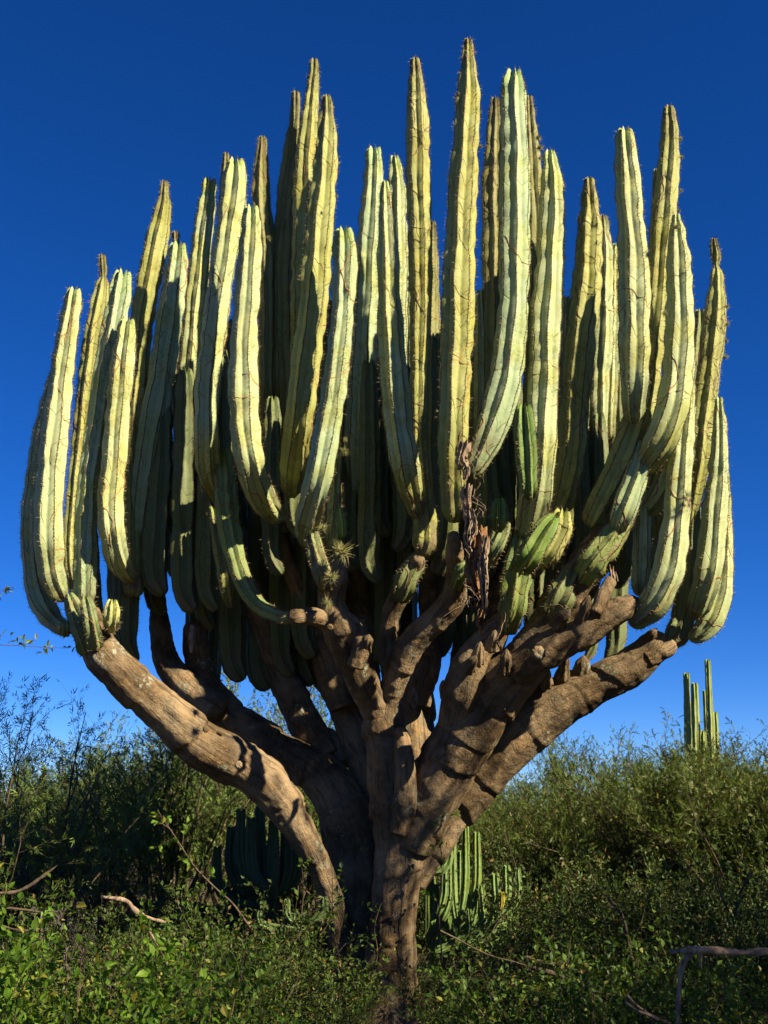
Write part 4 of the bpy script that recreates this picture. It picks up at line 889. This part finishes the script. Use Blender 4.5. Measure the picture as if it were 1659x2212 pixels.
shoot('leafy_shoot', 'upright leafy shoot in front of the left limb foot', 'plant', [(640, 2090), (650, 2000), (655, 1930), (652, 1862)], -1.0, .006, .045, M_SHRUB, OVATE, .03, .2, 4)
shoot('leafy_shoot', 'leafy shoot climbing between the left limb and the trunk', 'plant', [(745, 2130), (725, 2030), (718, 1940), (718, 1880)], -.8, .006, .042, M_SHRUB, OVATE, .03, .2, 5)
shoot('leafy_shoot', 'leafy vine climbing the right side of the trunk', 'plant', [(955, 2080), (948, 1960), (955, 1880), (950, 1800), (962, 1735)], -.4, .006, .045, M_BRIGHT, OVATE, .035, .2, 6)
shoot('leafy_shoot', 'leafy spray drooping across the foot of the trunk', 'plant', [(800, 2130), (815, 2060), (810, 2000), (825, 1950)], -.7, .005, .035, M_SHRUB, OVATE, .03, .1, 7)
shoot('leafy_shoot', 'sparse branch reaching in from the left edge above the feathery tree', 'plant', [(-60, 1390), (20, 1394), (80, 1397), (150, 1400)], -.9, .004, .06, M_MESQ, NARROW, .03, .1, 8, spread=.7)
shoot('leafy_shoot', 'tiny twig tip at the left edge', 'plant', [(-60, 1330), (-30, 1300), (5, 1275), (12, 1262)], -.9, .004, .06, M_MESQ, NARROW, .03, .1, 9, spread=.6)
shoot('leafy_shoot', 'thin leafy branch across the shrubs right of the trunk', 'plant', [(950, 2010), (1050, 2060), (1150, 2090), (1240, 2130), (1330, 2150)], -2.2, .006, .035, M_SHRUB, OVATE, .04, .1, 10)
shoot('leafy_shoot', 'thin thorny branch arching over the cactus clump', 'plant', [(1010, 2110), (1070, 2000), (1120, 1920), (1090, 1800), (1060, 1740), (1050, 1700)], .3, .006, .035, M_SHRUB, OVATE, .05, .3, 11)
# herbs with flower spikes
M_FLOWER = flat_material('dry_flower', (.10, .085, .08), (.055, .05, .04), 50)
for i, (x0, y0, x1, y1, lab) in enumerate([(140, 2230, 152, 1990, 'flowering herb with upright dull purple spikes at lower left'), (165, 2230, 178, 2010, 'tallest flower-spiked herb beside the dark gap at lower left'), (60, 2230, 88, 1985, 'thin bare-stemmed herb at the lower left edge'), (230, 2240, 248, 2085, 'small flower-spiked herb at the edge of the shadow')]):
    Y = -4.6 + .2 * i; b = at(x0, y0, Y); t = thing('flower_herb', lab, 'herb', b, 'flower-spiked herbs'); rng = np.random.default_rng(70 + i)
    tip = at(x1, y1, Y) - b; ln = []; fl = []; LP, LD = [], []
    for k_ in range(6):
        f = .3 + .12 * k_; s0 = tip * f; e = tip * min(1.0, f + .35) + np.array([rng.normal(0, .05), rng.normal(0, .03), .04]) if k_ < 5 else tip
        s_ = s0 if k_ < 5 else tip * 0; P = np.linspace(0, 1, 8)[:, None] * (e - s_) + s_ + rng.normal(0, .003, (8, 3)); ln.append((P, np.linspace(.003, .0012, 8)))
        for q in np.linspace(.55, 1, 12):
            p = s_ + (e - s_) * q; fl.append((np.array([p, p + rng.normal(0, .006, 3), p + rng.normal(0, .01, 3)]), np.array([.0022, .0035, .0015])))
        for q in np.linspace(.05, .6, 7): LP.append(s_ + (e - s_) * q); LD.append(rng.normal(0, .7, 3) + np.array([0, 0, .3]))
    link('stem', tubes_mesh(ln, 'stem', M_TWIG, 4), t); link('flower_spikes', tubes_mesh(fl, 'flower_spikes', M_FLOWER, 4), t, None, 'stuff')
    link('foliage', leaves_mesh(NARROW, np.array(LP), np.array(LD), np.full(len(LP), .035), rng, 'foliage', M_SHRUB), t, None, 'stuff')
def dead(label, parts, Y, seed=0, cat='branch', name='dead_branch', m=None):
    b = at(*parts[0][0][:2], Y); t = thing(name, label, cat, b)
    for i, pts in enumerate(parts):
        me = limb_mesh(pts, [Y + .04 * i] * len(pts), seed + i, 14, .5, .02, 'limb', 1.0, True, .12, origin=b, m=m or M_DEAD); link('limb', me, t)
    return t
dead('crooked pale dead branch hanging in the shade at lower left', [[(222, 1938, 3), (250, 1942, 4), (275, 1948, 5), (292, 1968, 5.5), (318, 1982, 5), (345, 1990, 4.5), (372, 1998, 4)]], -2.4, 101)
dead('horizontal dead branch with a bent dead limb below it at the right edge', [[(1447, 2057, 5), (1490, 2052, 7), (1540, 2054, 8), (1600, 2058, 7.5), (1680, 2055, 8), (1760, 2050, 7)], [(1494, 2064, 5), (1480, 2074, 6), (1470, 2110, 5.5), (1466, 2170, 5.5), (1462, 2260, 6)], [(1513, 2050, 4), (1514, 2070, 3), (1515, 2098, 2)]], -4.3, 103)
dead('forked pale dead stick at the bottom, left of the bent limb', [[(1350, 2165, 2.5), (1380, 2185, 3), (1410, 2196, 4), (1440, 2212, 5), (1470, 2240, 5)], [(1355, 2150, 2), (1375, 2172, 2.5), (1405, 2192, 3)]], -4.0, 107)
dead('pair of thin leaning bare sticks left of the trunk foot', [[(390, 2230, 3), (392, 2120, 2.6), (398, 1988, 2)], [(385, 2130, 2.4), (350, 2060, 2.2), (322, 2010, 1.6)]], -2.6, 109)
dead('pale bare twig fork at the left edge below the prickly pear', [[(-20, 1930, 3), (40, 1925, 2.6), (90, 1895, 2.2), (125, 1868, 1.5)], [(-20, 1990, 3), (40, 2010, 2.4), (88, 2008, 1.5)], [(-10, 1960, 2.4), (50, 1965, 2), (125, 1976, 1.2)]], -3.2, 112, m=M_TWIG)
dead('slender dead trunk leaning in the right thicket', [[(1390, 2150, 4), (1362, 2060, 4), (1345, 1980, 3.4), (1310, 1935, 2.4)], [(1355, 2050, 2), (1385, 1990, 2), (1400, 1930, 1.4)]], -.7, 115, m=M_TWIG)
dead('grey dead limb among the leaves near the right edge', [[(1600, 2080, 5), (1590, 1990, 5), (1600, 1930, 4), (1625, 1880, 3)], [(1592, 2000, 3), (1560, 1940, 3), (1545, 1880, 2)]], -.6, 118, m=M_TWIG)
dead('brown dead branch crossing the shrubs right of the trunk', [[(1150, 2090, 5), (1200, 2105, 5), (1250, 2120, 4), (1310, 2138, 3)], [(1230, 2085, 3), (1180, 2080, 3), (1130, 2065, 2)]], -2.4, 121, m=M_TWIG)
print('tris', sum(len(m.polygons) for m in bpy.data.meshes), 'objects', len(bpy.data.objects))
